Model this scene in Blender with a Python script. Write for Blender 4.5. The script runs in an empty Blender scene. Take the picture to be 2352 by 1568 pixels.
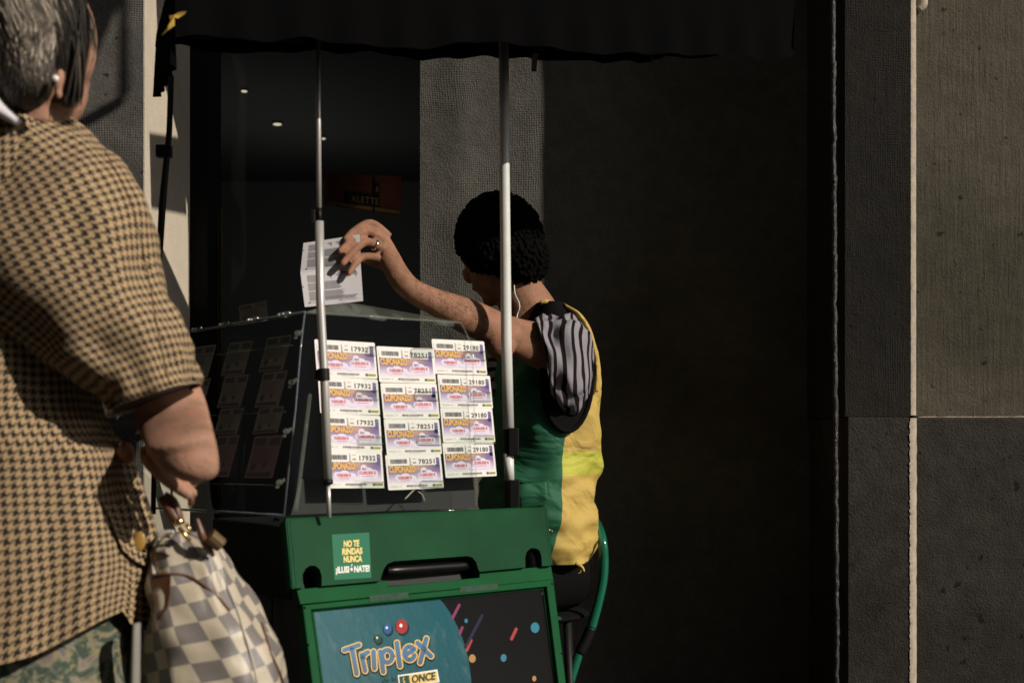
import bpy, bmesh, math, random
from mathutils import Vector, Matrix, noise
from mathutils.bvhtree import BVHTree
R = math.radians
random.seed(7)
scn = bpy.context.scene
COL = scn.collection

# ------------------------------------------------------------------ camera
F, U0, V0, ZC = 3267.0, 1176.0, 1015.0, 0.88          # units of a 2352 px wide picture
cam_d = bpy.data.cameras.new('camera'); cam = bpy.data.objects.new('camera', cam_d); COL.objects.link(cam)
cam.location = (0, 0, ZC); cam.rotation_euler = (R(90), 0, 0)
cam_d.sensor_width = 36; cam_d.lens = 36 * F / 2352; cam_d.shift_y = (V0 - 784) / 2352
cam_d.clip_end = 500; cam_d.clip_start = 0.05
cam_d.dof.use_dof = True; cam_d.dof.focus_distance = 3.6; cam_d.dof.aperture_fstop = 4.8
scn.camera = cam
# ------------------------------------------------------------------ sun, sky, exposure
SUN = Vector((0.74, -0.45, 0.50)).normalized()
sd = bpy.data.lights.new('sun', 'SUN'); sd.energy = 5.0; sd.angle = R(0.55); sd.color = (1.0, 0.90, 0.78)
so = bpy.data.objects.new('sun', sd); COL.objects.link(so); so.rotation_euler = SUN.to_track_quat('Z', 'Y').to_euler()
w = bpy.data.worlds.new('World'); scn.world = w; w.use_nodes = True
nt = w.node_tree; nt.nodes.clear()
sky = nt.nodes.new('ShaderNodeTexSky'); sky.sky_type = 'NISHITA'; sky.sun_disc = False
sky.sun_elevation = math.asin(SUN.z); sky.sun_rotation = math.atan2(SUN.x, SUN.y)
hs = nt.nodes.new('ShaderNodeHueSaturation'); hs.inputs['Saturation'].default_value = 0.35
bg = nt.nodes.new('ShaderNodeBackground'); bg.inputs[1].default_value = 0.09
wo = nt.nodes.new('ShaderNodeOutputWorld')
nt.links.new(sky.outputs[0], hs.inputs['Color']); nt.links.new(hs.outputs[0], bg.inputs[0]); nt.links.new(bg.outputs[0], wo.inputs[0])
vs = scn.view_settings; vs.view_transform = 'Standard'; vs.look = 'None'; vs.gamma = 1; vs.exposure = -0.2
scn.cycles.use_denoising = True
scn.cycles.max_bounces = 8; scn.cycles.transparent_max_bounces = 16
scn.cycles.caustics_reflective = False; scn.cycles.caustics_refractive = False

# ------------------------------------------------------------------ helpers
def P(u, v, d): return Vector(((u - U0) / F * d, d, ZC - (v - V0) / F * d))
def px(n, d): return n / F * d
class Pl:                                   # a plane given by three points; at(u, v) is the point of it seen there
    def __init__(s, a, b, c):
        s.o = a; s.n = (b - a).cross(c - a).normalized()
        if s.n.y > 0: s.n = -s.n
    def at(s, u, v, off=0.0):
        r = P(u, v, 1.0) - Vector((0, 0, ZC)); o = Vector((0, 0, ZC))
        t = (s.o + s.n * off - o).dot(s.n) / r.dot(s.n)
        return o + r * t
def lin(c):
    return tuple(((x / 255) / 12.92 if x / 255 <= 0.04045 else ((x / 255 + 0.055) / 1.055) ** 2.4) for x in c)

_m = {}
def mat(name, col=(0.5, 0.5, 0.5), rough=0.6, metal=0.0, var=0.0, vscale=8.0, bump=0.0, bscale=200.0, spec=0.5, coat=0.0, trans=0.0, alpha=None, stretch=(1, 1, 1), sheen=0.0):
    if name in _m: return _m[name]
    m = bpy.data.materials.new(name); m.use_nodes = True; _m[name] = m
    N = m.node_tree.nodes; L = m.node_tree.links; b = N['Principled BSDF']
    b.inputs['Base Color'].default_value = (*col, 1); b.inputs['Roughness'].default_value = rough
    b.inputs['Metallic'].default_value = metal; b.inputs['Specular IOR Level'].default_value = spec
    b.inputs['Coat Weight'].default_value = coat; b.inputs['Coat Roughness'].default_value = 0.08; b.inputs['Transmission Weight'].default_value = trans
    b.inputs['Sheen Weight'].default_value = sheen
    if alpha is not None: b.inputs['Alpha'].default_value = alpha
    if var or bump:
        tc = N.new('ShaderNodeTexCoord'); mp = N.new('ShaderNodeMapping'); mp.inputs['Scale'].default_value = stretch
        L.new(tc.outputs['Object'], mp.inputs[0])
    if var:
        n = N.new('ShaderNodeTexNoise'); n.inputs['Scale'].default_value = vscale; n.inputs['Detail'].default_value = 6
        L.new(mp.outputs[0], n.inputs[0])
        rm = N.new('ShaderNodeMapRange'); rm.inputs['From Min'].default_value = 0.3; rm.inputs['From Max'].default_value = 0.7
        rm.inputs['To Min'].default_value = 1 - var; rm.inputs['To Max'].default_value = 1 + var
        L.new(n.outputs[0], rm.inputs[0])
        mx = N.new('ShaderNodeVectorMath'); mx.operation = 'SCALE'; mx.inputs[0].default_value = col
        L.new(rm.outputs[0], mx.inputs['Scale']); L.new(mx.outputs[0], b.inputs['Base Color'])
    if bump:
        n2 = N.new('ShaderNodeTexNoise'); n2.inputs['Scale'].default_value = bscale; n2.inputs['Detail'].default_value = 4
        L.new(mp.outputs[0], n2.inputs[0])
        bp = N.new('ShaderNodeBump'); bp.inputs['Strength'].default_value = bump; bp.inputs['Distance'].default_value = 0.004
        L.new(n2.outputs[0], bp.inputs['Height']); L.new(bp.outputs[0], b.inputs['Normal'])
    return m

def nmath(N, L, op, a, b=None):
    n = N.new('ShaderNodeMath'); n.operation = op
    for i, x in enumerate((a, b)):
        if x is None: continue
        if isinstance(x, (int, float)): n.inputs[i].default_value = x
        else: L.new(x, n.inputs[i])
    return n.outputs[0]
def base(name, rough=0.8):
    m = bpy.data.materials.new(name); m.use_nodes = True; _m[name] = m
    N = m.node_tree.nodes; L = m.node_tree.links; b = N['Principled BSDF']; b.inputs['Roughness'].default_value = rough
    return m, N, L, b
def ramp(N, L, fac, stops, interp='LINEAR'):
    r = N.new('ShaderNodeValToRGB'); r.color_ramp.interpolation = interp
    el = r.color_ramp.elements
    while len(el) > 1: el.remove(el[-1])
    for i, (p, c) in enumerate(stops):
        e = el[0] if i == 0 else el.new(p)
        e.position = p; e.color = (*c, 1)
    L.new(fac, r.inputs[0]); return r.outputs[0]
def mixc(N, L, f, a, b):
    n = N.new('ShaderNodeMix'); n.data_type = 'RGBA'
    for i, x in ((0, f), (6, a), (7, b)):
        if isinstance(x, (int, float)): n.inputs[i].default_value = x
        elif isinstance(x, tuple): n.inputs[i].default_value = (*x, 1)
        else: L.new(x, n.inputs[i])
    return n.outputs[2]

class MB:
    """collects geometry; build() links it as one mesh object"""
    def __init__(s): s.v = []; s.f = []; s.m = []; s.uv = []
    def face(s, pts, m=0, uv=None):
        i = len(s.v); s.v += [tuple(p) for p in pts]; s.f.append(list(range(i, i + len(pts)))); s.m.append(m)
        s.uv.append(uv or [(p[0], p[2]) for p in pts]); return s
    def grid(s, rows, m=0, uvs=None, close=False):
        base_ = len(s.v); n = len(rows[0])
        for r in rows: s.v += [tuple(p) for p in r]
        for i in range(len(rows) - 1):
            for j in range(n if close else n - 1):
                k = (j + 1) % n
                s.f.append([base_ + i * n + j, base_ + i * n + k, base_ + (i + 1) * n + k, base_ + (i + 1) * n + j]); s.m.append(m)
                if uvs:
                    q = (lambda a, b_: uvs[a][b_])
                    s.uv.append([q(i, j), q(i, j + 1) if close else q(i, k), q(i + 1, j + 1) if close else q(i + 1, k), q(i + 1, j)])
                else: s.uv.append([(0, 0)] * 4)
        return base_
    def box(s, c, sz, m=0, rot=None):
        c = Vector(c); h = Vector(sz) / 2; M = rot or Matrix.Identity(3)
        q = [c + M @ Vector((x * h.x, y * h.y, z * h.z)) for x in (-1, 1) for y in (-1, 1) for z in (-1, 1)]
        for f in ((0, 1, 3, 2), (4, 6, 7, 5), (0, 4, 5, 1), (2, 3, 7, 6), (0, 2, 6, 4), (1, 5, 7, 3)):
            s.face([q[i] for i in f], m)
        return s
    def box2(s, a, b, m=0):
        a = Vector(a); b = Vector(b); return s.box((a + b) / 2, [abs(x) for x in (b - a)], m)
    def prism(s, pts, n, th, m=0, side=None):   # polygon pts extruded by th along -n (front face at pts)
        back = [p - n * th for p in pts]
        s.face(pts, m); s.face(back[::-1], m if side is None else side)
        for i in range(len(pts)):
            j = (i + 1) % len(pts); s.face([pts[j], pts[i], back[i], back[j]], m if side is None else side)
        return s
    def tube(s, pts, r, m=0, n=12, cap=True, sm=True):
        pts = [Vector(p) for p in pts]
        if sm and len(pts) > 2: pts, rr = cr(pts, r if isinstance(r, (list, tuple)) else [r] * len(pts), 5)
        else: rr = list(r) if isinstance(r, (list, tuple)) else [r] * len(pts)
        rows = []; up = None; uvs = []; L = 0
        for i, p in enumerate(pts):
            t = (pts[min(i + 1, len(pts) - 1)] - pts[max(i - 1, 0)]).normalized()
            if up is None: up = t.orthogonal().normalized()
            up = (up - t * up.dot(t)).normalized(); sd_ = t.cross(up)
            rows.append([p + (up * math.cos(a) + sd_ * math.sin(a)) * rr[i] for a in [2 * math.pi * k / n for k in range(n)]])
            if i: L += (p - pts[i - 1]).length
            uvs.append([(rr[i] * 6.283 * k / n, L) for k in range(n + 1)])
        b = s.grid(rows, m, uvs, True)
        if cap:
            s.f.append([b + k for k in range(n)][::-1]); s.m.append(m); s.uv.append([(0, 0)] * n)
            e = b + (len(rows) - 1) * n; s.f.append([e + k for k in range(n)]); s.m.append(m); s.uv.append([(0, 0)] * n)
        return s
    def ell(s, c, rad, m=0, rot=None, n=20, k=12):
        c = Vector(c); M = rot or Matrix.Identity(3); rows = []
        for i in range(k + 1):
            a = math.pi * i / k; a = min(max(a, 0.02), math.pi - 0.02)
            rows.append([c + M @ Vector((rad[0] * math.sin(a) * math.cos(t), rad[1] * math.sin(a) * math.sin(t), rad[2] * math.cos(a))) for t in [2 * math.pi * j / n for j in range(n)]])
        b = s.grid(rows, m, None, True)
        s.f.append([b + j for j in range(n)]); s.m.append(m); s.uv.append([(0, 0)] * n)
        e = b + k * n; s.f.append([e + j for j in range(n)][::-1]); s.m.append(m); s.uv.append([(0, 0)] * n)
        return s
    def loft(s, secs, m=0, n=28, sub=4, cap=True, pw=1.0, fold=None):
        """secs: (center, axis1, axis2) ellipses; Catmull-Rom between them"""
        A = cr3([Vector(x[0]) for x in secs], sub); B = cr3([Vector(x[1]) for x in secs], sub); C = cr3([Vector(x[2]) for x in secs], sub)
        rows = []; uvs = []; L = 0
        for i in range(len(A)):
            row = []
            for k in range(n):
                a = 2 * math.pi * k / n; ca, sa = math.cos(a), math.sin(a)
                x = math.copysign(abs(ca) ** pw, ca); y = math.copysign(abs(sa) ** pw, sa)
                q = A[i] + B[i] * x + C[i] * y
                if fold: q = q + (B[i] * x + C[i] * y).normalized() * fold(a, i / (len(A) - 1), q)
                row.append(q)
            rows.append(row)
            if i: L += (A[i] - A[i - 1]).length
            per = math.pi * (B[i].length + C[i].length) ; per0 = math.pi * (B[len(A) // 2].length + C[len(A) // 2].length)
            uvs.append([(per0 * k / n, L) for k in range(n + 1)])
        b = s.grid(rows, m, uvs, True)
        if cap:
            s.f.append([b + k for k in range(n)][::-1]); s.m.append(m); s.uv.append([(0, 0)] * n)
            e = b + (len(rows) - 1) * n; s.f.append([e + k for k in range(n)]); s.m.append(m); s.uv.append([(0, 0)] * n)
        return s
    def add(s, o):
        k = len(s.v); s.v += o.v; s.f += [[i + k for i in f] for f in o.f]; s.m += o.m; s.uv += o.uv; return s
    def build(s, name, mats, parent=None, smooth=False, fuse=None, bevel=None, angle=None, weld=True):
        me = bpy.data.meshes.new(name); me.from_pydata(s.v, [], s.f)
        for q in (mats if isinstance(mats, (list, tuple)) else [mats]): me.materials.append(q)
        uvl = me.uv_layers.new(name='UVMap'); fl = [c for u in s.uv for c in u]
        me.polygons.foreach_set('material_index', s.m)
        for i, c in enumerate(fl): uvl.data[i].uv = c
        if weld:
            bm = bmesh.new(); bm.from_mesh(me); bmesh.ops.remove_doubles(bm, verts=bm.verts, dist=1e-5)
            bmesh.ops.recalc_face_normals(bm, faces=bm.faces); bm.to_mesh(me); bm.free()
        o = bpy.data.objects.new(name, me); COL.objects.link(o)
        if fuse or bevel:
            if fuse:
                md = o.modifiers.new('r', 'REMESH'); md.mode = 'VOXEL'; md.voxel_size = fuse
                sm = o.modifiers.new('s', 'SMOOTH'); sm.factor = 0.5; sm.iterations = 3
            if bevel:
                bv = o.modifiers.new('b', 'BEVEL'); bv.width = bevel; bv.segments = 3; bv.limit_method = 'ANGLE'; bv.angle_limit = R(35)
            dg = bpy.context.evaluated_depsgraph_get(); dg.update()
            me2 = bpy.data.meshes.new_from_object(o.evaluated_get(dg)); o.modifiers.clear(); o.data = me2; me2.name = name
            if fuse: smooth = True
        if smooth: o.data.polygons.foreach_set('use_smooth', [True] * len(o.data.polygons))
        if angle: o.data.set_sharp_from_angle(angle=R(angle))
        if parent is not None:
            o.parent = parent; o.matrix_parent_inverse = parent.matrix_basis.inverted()
        return o
def cr(pts, rr, sub):
    a = cr3(pts, sub); b = cr3([Vector((r, 0, 0)) for r in rr], sub); return a, [x.x for x in b]
def cr3(p, sub):
    out = []
    for i in range(len(p) - 1):
        a, b, c, d = p[max(i - 1, 0)], p[i], p[i + 1], p[min(i + 2, len(p) - 1)]
        for k in range(sub):
            t = k / sub
            out.append(0.5 * ((2 * b) + (c - a) * t + (2 * a - 5 * b + 4 * c - d) * t * t + (3 * b - a - 3 * c + d) * t ** 3))
    out.append(p[-1]); return out
def sec(u1, v1, u2, v2, d, r):          # a section seen between two picture points, r = half thickness in metres
    a = P(u1, v1, d); b = P(u2, v2, d); ax = (b - a) / 2; c = (a + b) / 2
    return (c, ax, Vector((0, r, 0)))
def thing(name, label, cat, loc=(0, 0, 0), group=None):
    o = bpy.data.objects.new(name, None); COL.objects.link(o); o.location = loc; o.empty_display_size = 0.1
    return tag(o, label, cat, group)
def tag(o, label, cat, group=None):
    o['label'] = label; o['category'] = cat
    if group: o['group'] = group
    return o
_tc = {}
def text_tris(s, bold=0.0, space=1.0):
    k = (s, bold, space)
    if k in _tc: return _tc[k]
    c = bpy.data.curves.new('t', 'FONT'); c.body = s; c.offset = bold; c.space_character = space; c.resolution_u = 4
    o = bpy.data.objects.new('t', c); COL.objects.link(o)
    dg = bpy.context.evaluated_depsgraph_get(); dg.update()
    me = bpy.data.meshes.new_from_object(o.evaluated_get(dg))
    V = [v.co.copy() for v in me.vertices]; Fs = [list(p.vertices) for p in me.polygons]
    bpy.data.objects.remove(o); bpy.data.curves.remove(c); bpy.data.meshes.remove(me)
    w_ = max((v.x for v in V), default=1)
    _tc[k] = (V, Fs, w_); return _tc[k]
def put_text(mb, s, fn, x0, y0, width, height, m, bold=0.0, dx=(1, 0), up=(0, -1), space=1.0):
    """draw s on a surface: fn(a, b) maps 2-D drawing coordinates; (x0,y0) baseline start, dx/up unit drawing directions"""
    V, Fs, w_ = text_tris(s, bold, space); kx = width / w_; ky = height / 0.70
    b = len(mb.v)
    for v in V:
        X = v.x * kx; Y = v.y * ky
        mb.v.append(tuple(fn(x0 + dx[0] * X + up[0] * Y, y0 + dx[1] * X + up[1] * Y)))
    for f in Fs: mb.f.append([b + i for i in f]); mb.m.append(m); mb.uv.append([(0, 0)] * len(f))
def disc(mb, fn, cx, cy, rx, ry, m, n=24):
    mb.face([fn(cx + rx * math.cos(2 * math.pi * k / n), cy + ry * math.sin(2 * math.pi * k / n)) for k in range(n)], m)
def stick(mb, fn, x1, y1, x2, y2, r, m):
    d = Vector((x2 - x1, y2 - y1)); a0 = math.atan2(d.y, d.x)
    pts = [(x2 + r * math.cos(a0 + t), y2 + r * math.sin(a0 + t)) for t in [R(-90 + 22.5 * k) for k in range(9)]]
    pts += [(x1 + r * math.cos(a0 + t), y1 + r * math.sin(a0 + t)) for t in [R(90 + 22.5 * k) for k in range(9)]]
    mb.face([fn(*p) for p in pts], m)
def rrect(x1, y1, x2, y2, r, n=5):
    out = []
    for cx, cy, a in ((x2 - r, y2 - r, 0), (x1 + r, y2 - r, 90), (x1 + r, y1 + r, 180), (x2 - r, y1 + r, 270)):
        out += [(cx + r * math.cos(R(a + 90 * k / n)), cy + r * math.sin(R(a + 90 * k / n))) for k in range(n + 1)]
    return out

# ------------------------------------------------------------------ materials of walls
def woven(name, col, strength=0.6, light=(1, 1, 1), gr=340.0, var=0.12, wv_amt=1.0, comb=0.0, spots=0.35):
    m, N, L, b = base(name, 0.9); b.inputs['Specular IOR Level'].default_value = 0.12
    tc = N.new('ShaderNodeTexCoord')
    n1 = N.new('ShaderNodeTexNoise'); n1.inputs['Scale'].default_value = 5.5; n1.inputs['Detail'].default_value = 3; L.new(tc.outputs['Object'], n1.inputs[0])
    # warped coordinates so that the weave imprint wanders
    n2 = N.new('ShaderNodeTexNoise'); n2.inputs['Scale'].default_value = 6; L.new(tc.outputs['Object'], n2.inputs[0])
    sc_ = N.new('ShaderNodeVectorMath'); sc_.operation = 'SCALE'; sc_.inputs['Scale'].default_value = 0.022; L.new(n2.outputs['Color'], sc_.inputs[0])
    ad = N.new('ShaderNodeVectorMath'); ad.operation = 'ADD'; L.new(tc.outputs['Object'], ad.inputs[0]); L.new(sc_.outputs[0], ad.inputs[1])
    sp = N.new('ShaderNodeSeparateXYZ'); L.new(ad.outputs[0], sp.inputs[0])
    sx = nmath(N, L, 'SINE', nmath(N, L, 'MULTIPLY', nmath(N, L, 'ADD', sp.outputs[0], sp.outputs[1]), 2 * math.pi * gr * 0.5))
    sz = nmath(N, L, 'SINE', nmath(N, L, 'MULTIPLY', sp.outputs[2], 2 * math.pi * gr * 0.5))
    wv = nmath(N, L, 'MULTIPLY', sx, sz)
    msk = N.new('ShaderNodeMapRange'); msk.inputs['From Min'].default_value = 0.42; msk.inputs['From Max'].default_value = 0.62; L.new(n1.outputs[0], msk.inputs[0])
    wv = nmath(N, L, 'MULTIPLY', nmath(N, L, 'ADD', sx, sz), nmath(N, L, 'MULTIPLY', msk.outputs[0], 0.25 * wv_amt))
    n3 = N.new('ShaderNodeTexNoise'); n3.inputs['Scale'].default_value = 190; n3.inputs['Detail'].default_value = 5; n3.inputs['Roughness'].default_value = 0.65; L.new(tc.outputs['Object'], n3.inputs[0])
    n4 = N.new('ShaderNodeTexNoise'); n4.inputs['Scale'].default_value = 22; n4.inputs['Detail'].default_value = 5; L.new(tc.outputs['Object'], n4.inputs[0])
    h = nmath(N, L, 'ADD', nmath(N, L, 'ADD', wv, nmath(N, L, 'MULTIPLY', n3.outputs[0], 1.6)), nmath(N, L, 'MULTIPLY', n4.outputs[0], 1.6))
    mc = N.new('ShaderNodeMapping'); mc.inputs['Scale'].default_value = (1, 1, 0.06); L.new(tc.outputs['Object'], mc.inputs[0])
    n7 = N.new('ShaderNodeTexNoise'); n7.inputs['Scale'].default_value = 130; n7.inputs['Detail'].default_value = 3; L.new(mc.outputs[0], n7.inputs[0])
    h = nmath(N, L, 'ADD', h, nmath(N, L, 'MULTIPLY', n7.outputs[0], comb))
    bp = N.new('ShaderNodeBump'); bp.inputs['Strength'].default_value = strength; bp.inputs['Distance'].default_value = 0.003
    L.new(h, bp.inputs['Height']); L.new(bp.outputs[0], b.inputs['Normal'])
    f = N.new('ShaderNodeMapRange'); f.inputs['From Min'].default_value = 0.35; f.inputs['From Max'].default_value = 0.65; L.new(n4.outputs[0], f.inputs[0])
    c = mixc(N, L, f.outputs[0], tuple(x * (1 - var) for x in col), tuple(x * (1 + var) for x in col))
    n5 = N.new('ShaderNodeTexNoise'); n5.inputs['Scale'].default_value = 1.2; n5.inputs['Detail'].default_value = 9; n5.inputs['Distortion'].default_value = 0.6; L.new(tc.outputs['Object'], n5.inputs[0])
    f5 = N.new('ShaderNodeMapRange'); f5.inputs['From Min'].default_value = 0.38; f5.inputs['From Max'].default_value = 0.62; f5.inputs['To Min'].default_value = 0.66; f5.inputs['To Max'].default_value = 1.25; L.new(n5.outputs[0], f5.inputs[0])
    n6 = N.new('ShaderNodeTexNoise'); n6.inputs['Scale'].default_value = 34; n6.inputs['Detail'].default_value = 2; L.new(tc.outputs['Object'], n6.inputs[0])
    f6 = N.new('ShaderNodeMapRange'); f6.inputs['From Min'].default_value = 0.27; f6.inputs['From Max'].default_value = 0.31; f6.inputs['To Min'].default_value = spots; L.new(n6.outputs[0], f6.inputs[0])
    f7 = N.new('ShaderNodeMapRange'); f7.inputs['From Min'].default_value = 0.3; f7.inputs['From Max'].default_value = 0.7; f7.inputs['To Min'].default_value = 0.8; f7.inputs['To Max'].default_value = 1.2; L.new(n3.outputs[0], f7.inputs[0])
    c = mixc(N, L, 1.0, (0, 0, 0), c)
    vsc = N.new('ShaderNodeVectorMath'); vsc.operation = 'SCALE'; L.new(c, vsc.inputs[0]); L.new(nmath(N, L, 'MULTIPLY', nmath(N, L, 'MULTIPLY', f5.outputs[0], f7.outputs[0]), f6.outputs[0]), vsc.inputs['Scale']); c = vsc.outputs[0]
    L.new(c, b.inputs['Base Color']); return m
M_stone = woven('grey rendered stone', (0.105, 0.10, 0.092), 0.55)
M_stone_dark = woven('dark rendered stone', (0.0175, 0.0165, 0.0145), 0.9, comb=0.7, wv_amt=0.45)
M_stone_brown = woven('brown grey render', (0.068, 0.061, 0.046), 0.5, var=0.10, wv_amt=0.15, comb=1.6)
M_stone_low = woven('rough plinth stone', (0.031, 0.028, 0.024), 1.0, var=0.15, wv_amt=0.0)
M_cream = mat('cream plaster', (0.50, 0.44, 0.35), 0.8, var=0.06, vscale=20, bump=0.35, bscale=160)
M_ridge = mat('pale worn plaster edge', (0.34, 0.29, 0.225), 0.85, var=0.2, vscale=40, bump=0.5, bscale=260)
M_dark = mat('dark shopfront paint', (0.006, 0.006, 0.006), 0.8, spec=0.15)
M_void = mat('dim shop interior', (0.15, 0.15, 0.15), 0.95, spec=0.1)
M_blackmetal = mat('black powder coat', (0.006, 0.006, 0.006), 0.55, spec=0.25)
M_blackplastic = mat('black plastic', (0.006, 0.006, 0.006), 0.5, spec=0.25)

# ------------------------------------------------------------------ ground and buildings
g = MB().box2((-60, -60, -0.2), (60, 60, -0.12)).build('road', mat('asphalt', (0.05, 0.05, 0.05), 0.9, var=0.25, bump=0.5, bscale=90)); g['kind'] = 'structure'
g = MB().box2((-40, 0.2, -0.11), (40, 9, 0.0)).build('pavement', mat('pavement slabs', (0.07, 0.067, 0.06), 0.85, var=0.3, vscale=3, bump=0.4, bscale=60)); g['kind'] = 'structure'

YW = 3.95                                               # plane of the shop wall
xp = P(1941, 0, 3.5).x                                  # left side of the right-hand pilaster
xc = P(332, 0, 3.35).x                                  # corner of the left-hand pillar
xs = P(965, 0, YW).x                                    # left side of the wall patch
# left pillar with its cream return
t = thing('stone_pillar', 'grey textured stone pillar with a cream plastered side behind the woman', 'pillar', (xc - 0.6, 3.6, 0))
MB().box2((xc - 2.4, 3.35, 0), (xc - 0.0035, 3.82, 4.2)).build('pillar_face', M_stone, t)
MB().box2((xc - 0.003, 3.3515, 0), (xc, 3.822, 4.2)).build('plaster_side', M_cream, t)
# middle wall
t = thing('shop_wall', 'dark grey rendered wall with a woven imprint behind the seated seller', 'wall', (0.2, YW + 0.2, 0))
def wavy_wall(x0, x1, z0, z1, y, m):
    mb = MB(); nx = 40; nz = 60; rows = []
    for i in range(nz + 1):
        z = z0 + (z1 - z0) * i / nz
        rows.append([Vector((x0 + (x1 - x0) * j / nx, y + 0.006 * noise.noise(Vector((x0 + (x1 - x0) * j / nx, 0, z)) * 5) - 0.010 * math.exp(-((j / nx * (x1 - x0) - 0.11) / 0.035) ** 2), z)) for j in range(nx + 1)])
    mb.grid(rows); mb.face([(x0, y, z0), (x0, y + 0.5, z0), (x0, y + 0.5, z1), (x0, y, z1)]); mb.face([(x1, y, z0), (x1, y + 0.5, z0), (x1, y + 0.5, z1), (x1, y, z1)])
    return mb
wavy_wall(xs, 0.9, 0, 4.2, YW, M_stone).build('rendered_face', woven('grey scrim render', (0.088, 0.086, 0.076), 1.0, gr=300.0, var=0.10, spots=1.0, wv_amt=0.6), t, True, angle=40, weld=False)
# right pilaster: front face with a rounded right edge, upper and lower block, and the recessed panels beside it
xq = P(2092, 0, 3.5).x
zj = P(0, 957, 3.5).z
t = thing('stone_pilaster', 'dark stone pilaster with a pale worn edge at the right side of the wall', 'pilaster', (xp + 0.1, 3.7, 0))
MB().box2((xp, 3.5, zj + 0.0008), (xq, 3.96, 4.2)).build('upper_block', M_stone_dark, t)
MB().box2((xp + 0.006, 3.498, 0), (xq - 0.004, 3.96, zj - 0.0008)).build('lower_block', M_stone_low, t, bevel=0.003)
def ridge(x0, x1, z0, z1, y0, depth, jag):
    mb = MB(); rows = []
    nz = 500
    for i in range(nz + 1):
        z = z0 + (z1 - z0) * i / nz; row = []
        for k in range(7):
            a = R(90 * k / 6); j = jag * (noise.noise(Vector((3.1, k, z * 40))) + (1.4 * noise.noise(Vector((9.1, k, z * 130))) if k < 2 else 0))
            row.append(Vector((x0 + (x1 - x0) * math.sin(a) + j, y0 + depth * (1 - math.cos(a)) + j * 0.6, z)))
        rows.append(row)
    mb.grid(rows); return mb
ridge(xq + 0.0003, xq + 0.021, zj + 0.004, 4.2, 3.5, 0.036, 0.0006).build('worn_edge', M_ridge, t, True)
ridge(xq - 0.0035, xq + 0.024, 0, zj - 0.003, 3.496, 0.05, 0.0020).build('worn_edge', M_ridge, t, True)
t = thing('rendered_panel', 'brown grey rendered wall panel at the far right above a rough plinth', 'wall', (xq + 0.6, 3.7, 0))
MB().box2((xq + 0.002, 3.535, zj + 0.0008), (xq + 2.5, 3.96, 4.2)).build('upper_panel', M_stone_brown, t)
MB().box2((xq + 0.004, 3.522, 0), (xq + 2.5, 3.96, zj - 0.0008)).build('plinth', M_stone_low, t, bevel=0.006)
rnj = random.Random(4)
for x0, x1, y, pr in ((xq + 0.026, xq + 0.5, 3.532, t),):
    mb = MB(); pts = []; rr = []; x = x0
    while x < x1: pts.append(Vector((x, y + 0.001 * rnj.random(), zj + 0.0006 * rnj.uniform(-1, 1)))); rr.append(max(0.0003, 0.0016 + 0.0016 * noise.noise(Vector((x * 40, 0, 0))))); x += 0.006
    mb.tube(pts, rr, 0, 8, True, False); mb.build('worn_joint', M_ridge, pr, True)
MB().tube([P(2112, -30, 3.53), P(2118, 8, 3.525), P(2108, 24, 3.52)], [0.012, 0.014, 0.008], 0).build('plaster_lump', M_ridge, t, True)
# building mass above the street front (out of the picture)
t = thing('town_building', 'dark upper storeys of the building over the shop, outside the picture', 'building', (0, 5, 4.2))
MB().box2((-6, 3.6, 4.2), (6, 9, 9)).build('upper_wall', M_dark, t)
t = thing('facing_building', 'tall dark building across the street behind the viewer', 'building', (-8, -9, 0))
MB().box2((-26, -14, 0), (11, -7, 11)).build('wall', mat('old brick', (0.10, 0.08, 0.065), 0.9, var=0.3, vscale=2), t)
t = thing('side_building', 'tall dark building closing the street to the left', 'building', (-12, -2, 0))
MB().box2((-12, -7, 0), (-5, 6, 16)).build('wall', mat('old brick', (0.10, 0.08, 0.065)), t)
t = thing('corner_building', 'dark building down the street to the right', 'building', (12, 4, 0))
MB().box2((7, 3.4, 0), (14, 12, 12)).build('wall', mat('old brick', (0.10, 0.08, 0.065)), t)
# shop doorway
t = thing('shop_doorway', 'dim shop doorway between the cream plaster and the rendered wall', 'doorway', (-0.55, 4.0, 0))
xl = xc
MB().box2((xl - 1.4, 3.825, 0), (P(498, 0, 3.945).x, 4.0, 4.2)).build('door_frame', M_dark, t)
MB().box2((P(500, 0, 3.94).x, 3.938, 0), (P(502, 0, 3.94).x, 3.96, P(0, 480, 3.94).z)).box2((P(507, 0, 3.94).x, 3.938, 0), (P(509, 0, 3.94).x, 3.96, P(0, 480, 3.94).z)).build('brass_trim', mat('dull brass', (0.12, 0.09, 0.04), 0.5, metal=0.6), t)
mg, N, L, b = base('door glass'); 
tr = N.new('ShaderNodeBsdfTransparent'); tr.inputs[0].default_value = (0.93, 0.95, 0.94, 1); gl = N.new('ShaderNodeBsdfGlossy'); gl.inputs['Roughness'].default_value = 0.0
mxs = N.new('ShaderNodeMixShader'); mxs.inputs[0].default_value = 0.003; L.new(tr.outputs[0], mxs.inputs[1]); L.new(gl.outputs[0], mxs.inputs[2]); L.new(mxs.outputs[0], N['Material Output'].inputs[0])
M_glass = mg
MB().box2((P(498, 0, 3.97).x, 3.985, 0.02), (xs, 3.991, 4.1)).build('glass_pane', M_glass, t)
m = MB(); m.box2((-3.6, 9.4, -0.01), (1.6, 9.5, 2.7)); m.box2((-3.7, 4.46, 0.0), (-3.6, 9.4, 2.7)); m.box2((1.6, 4.6, 0), (1.7, 9.4, 2.7)); m.box2((-3.6, 4.001, 0.001), (1.6, 9.4, 0.02))
m.build('interior_shell', M_void, t)
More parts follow.
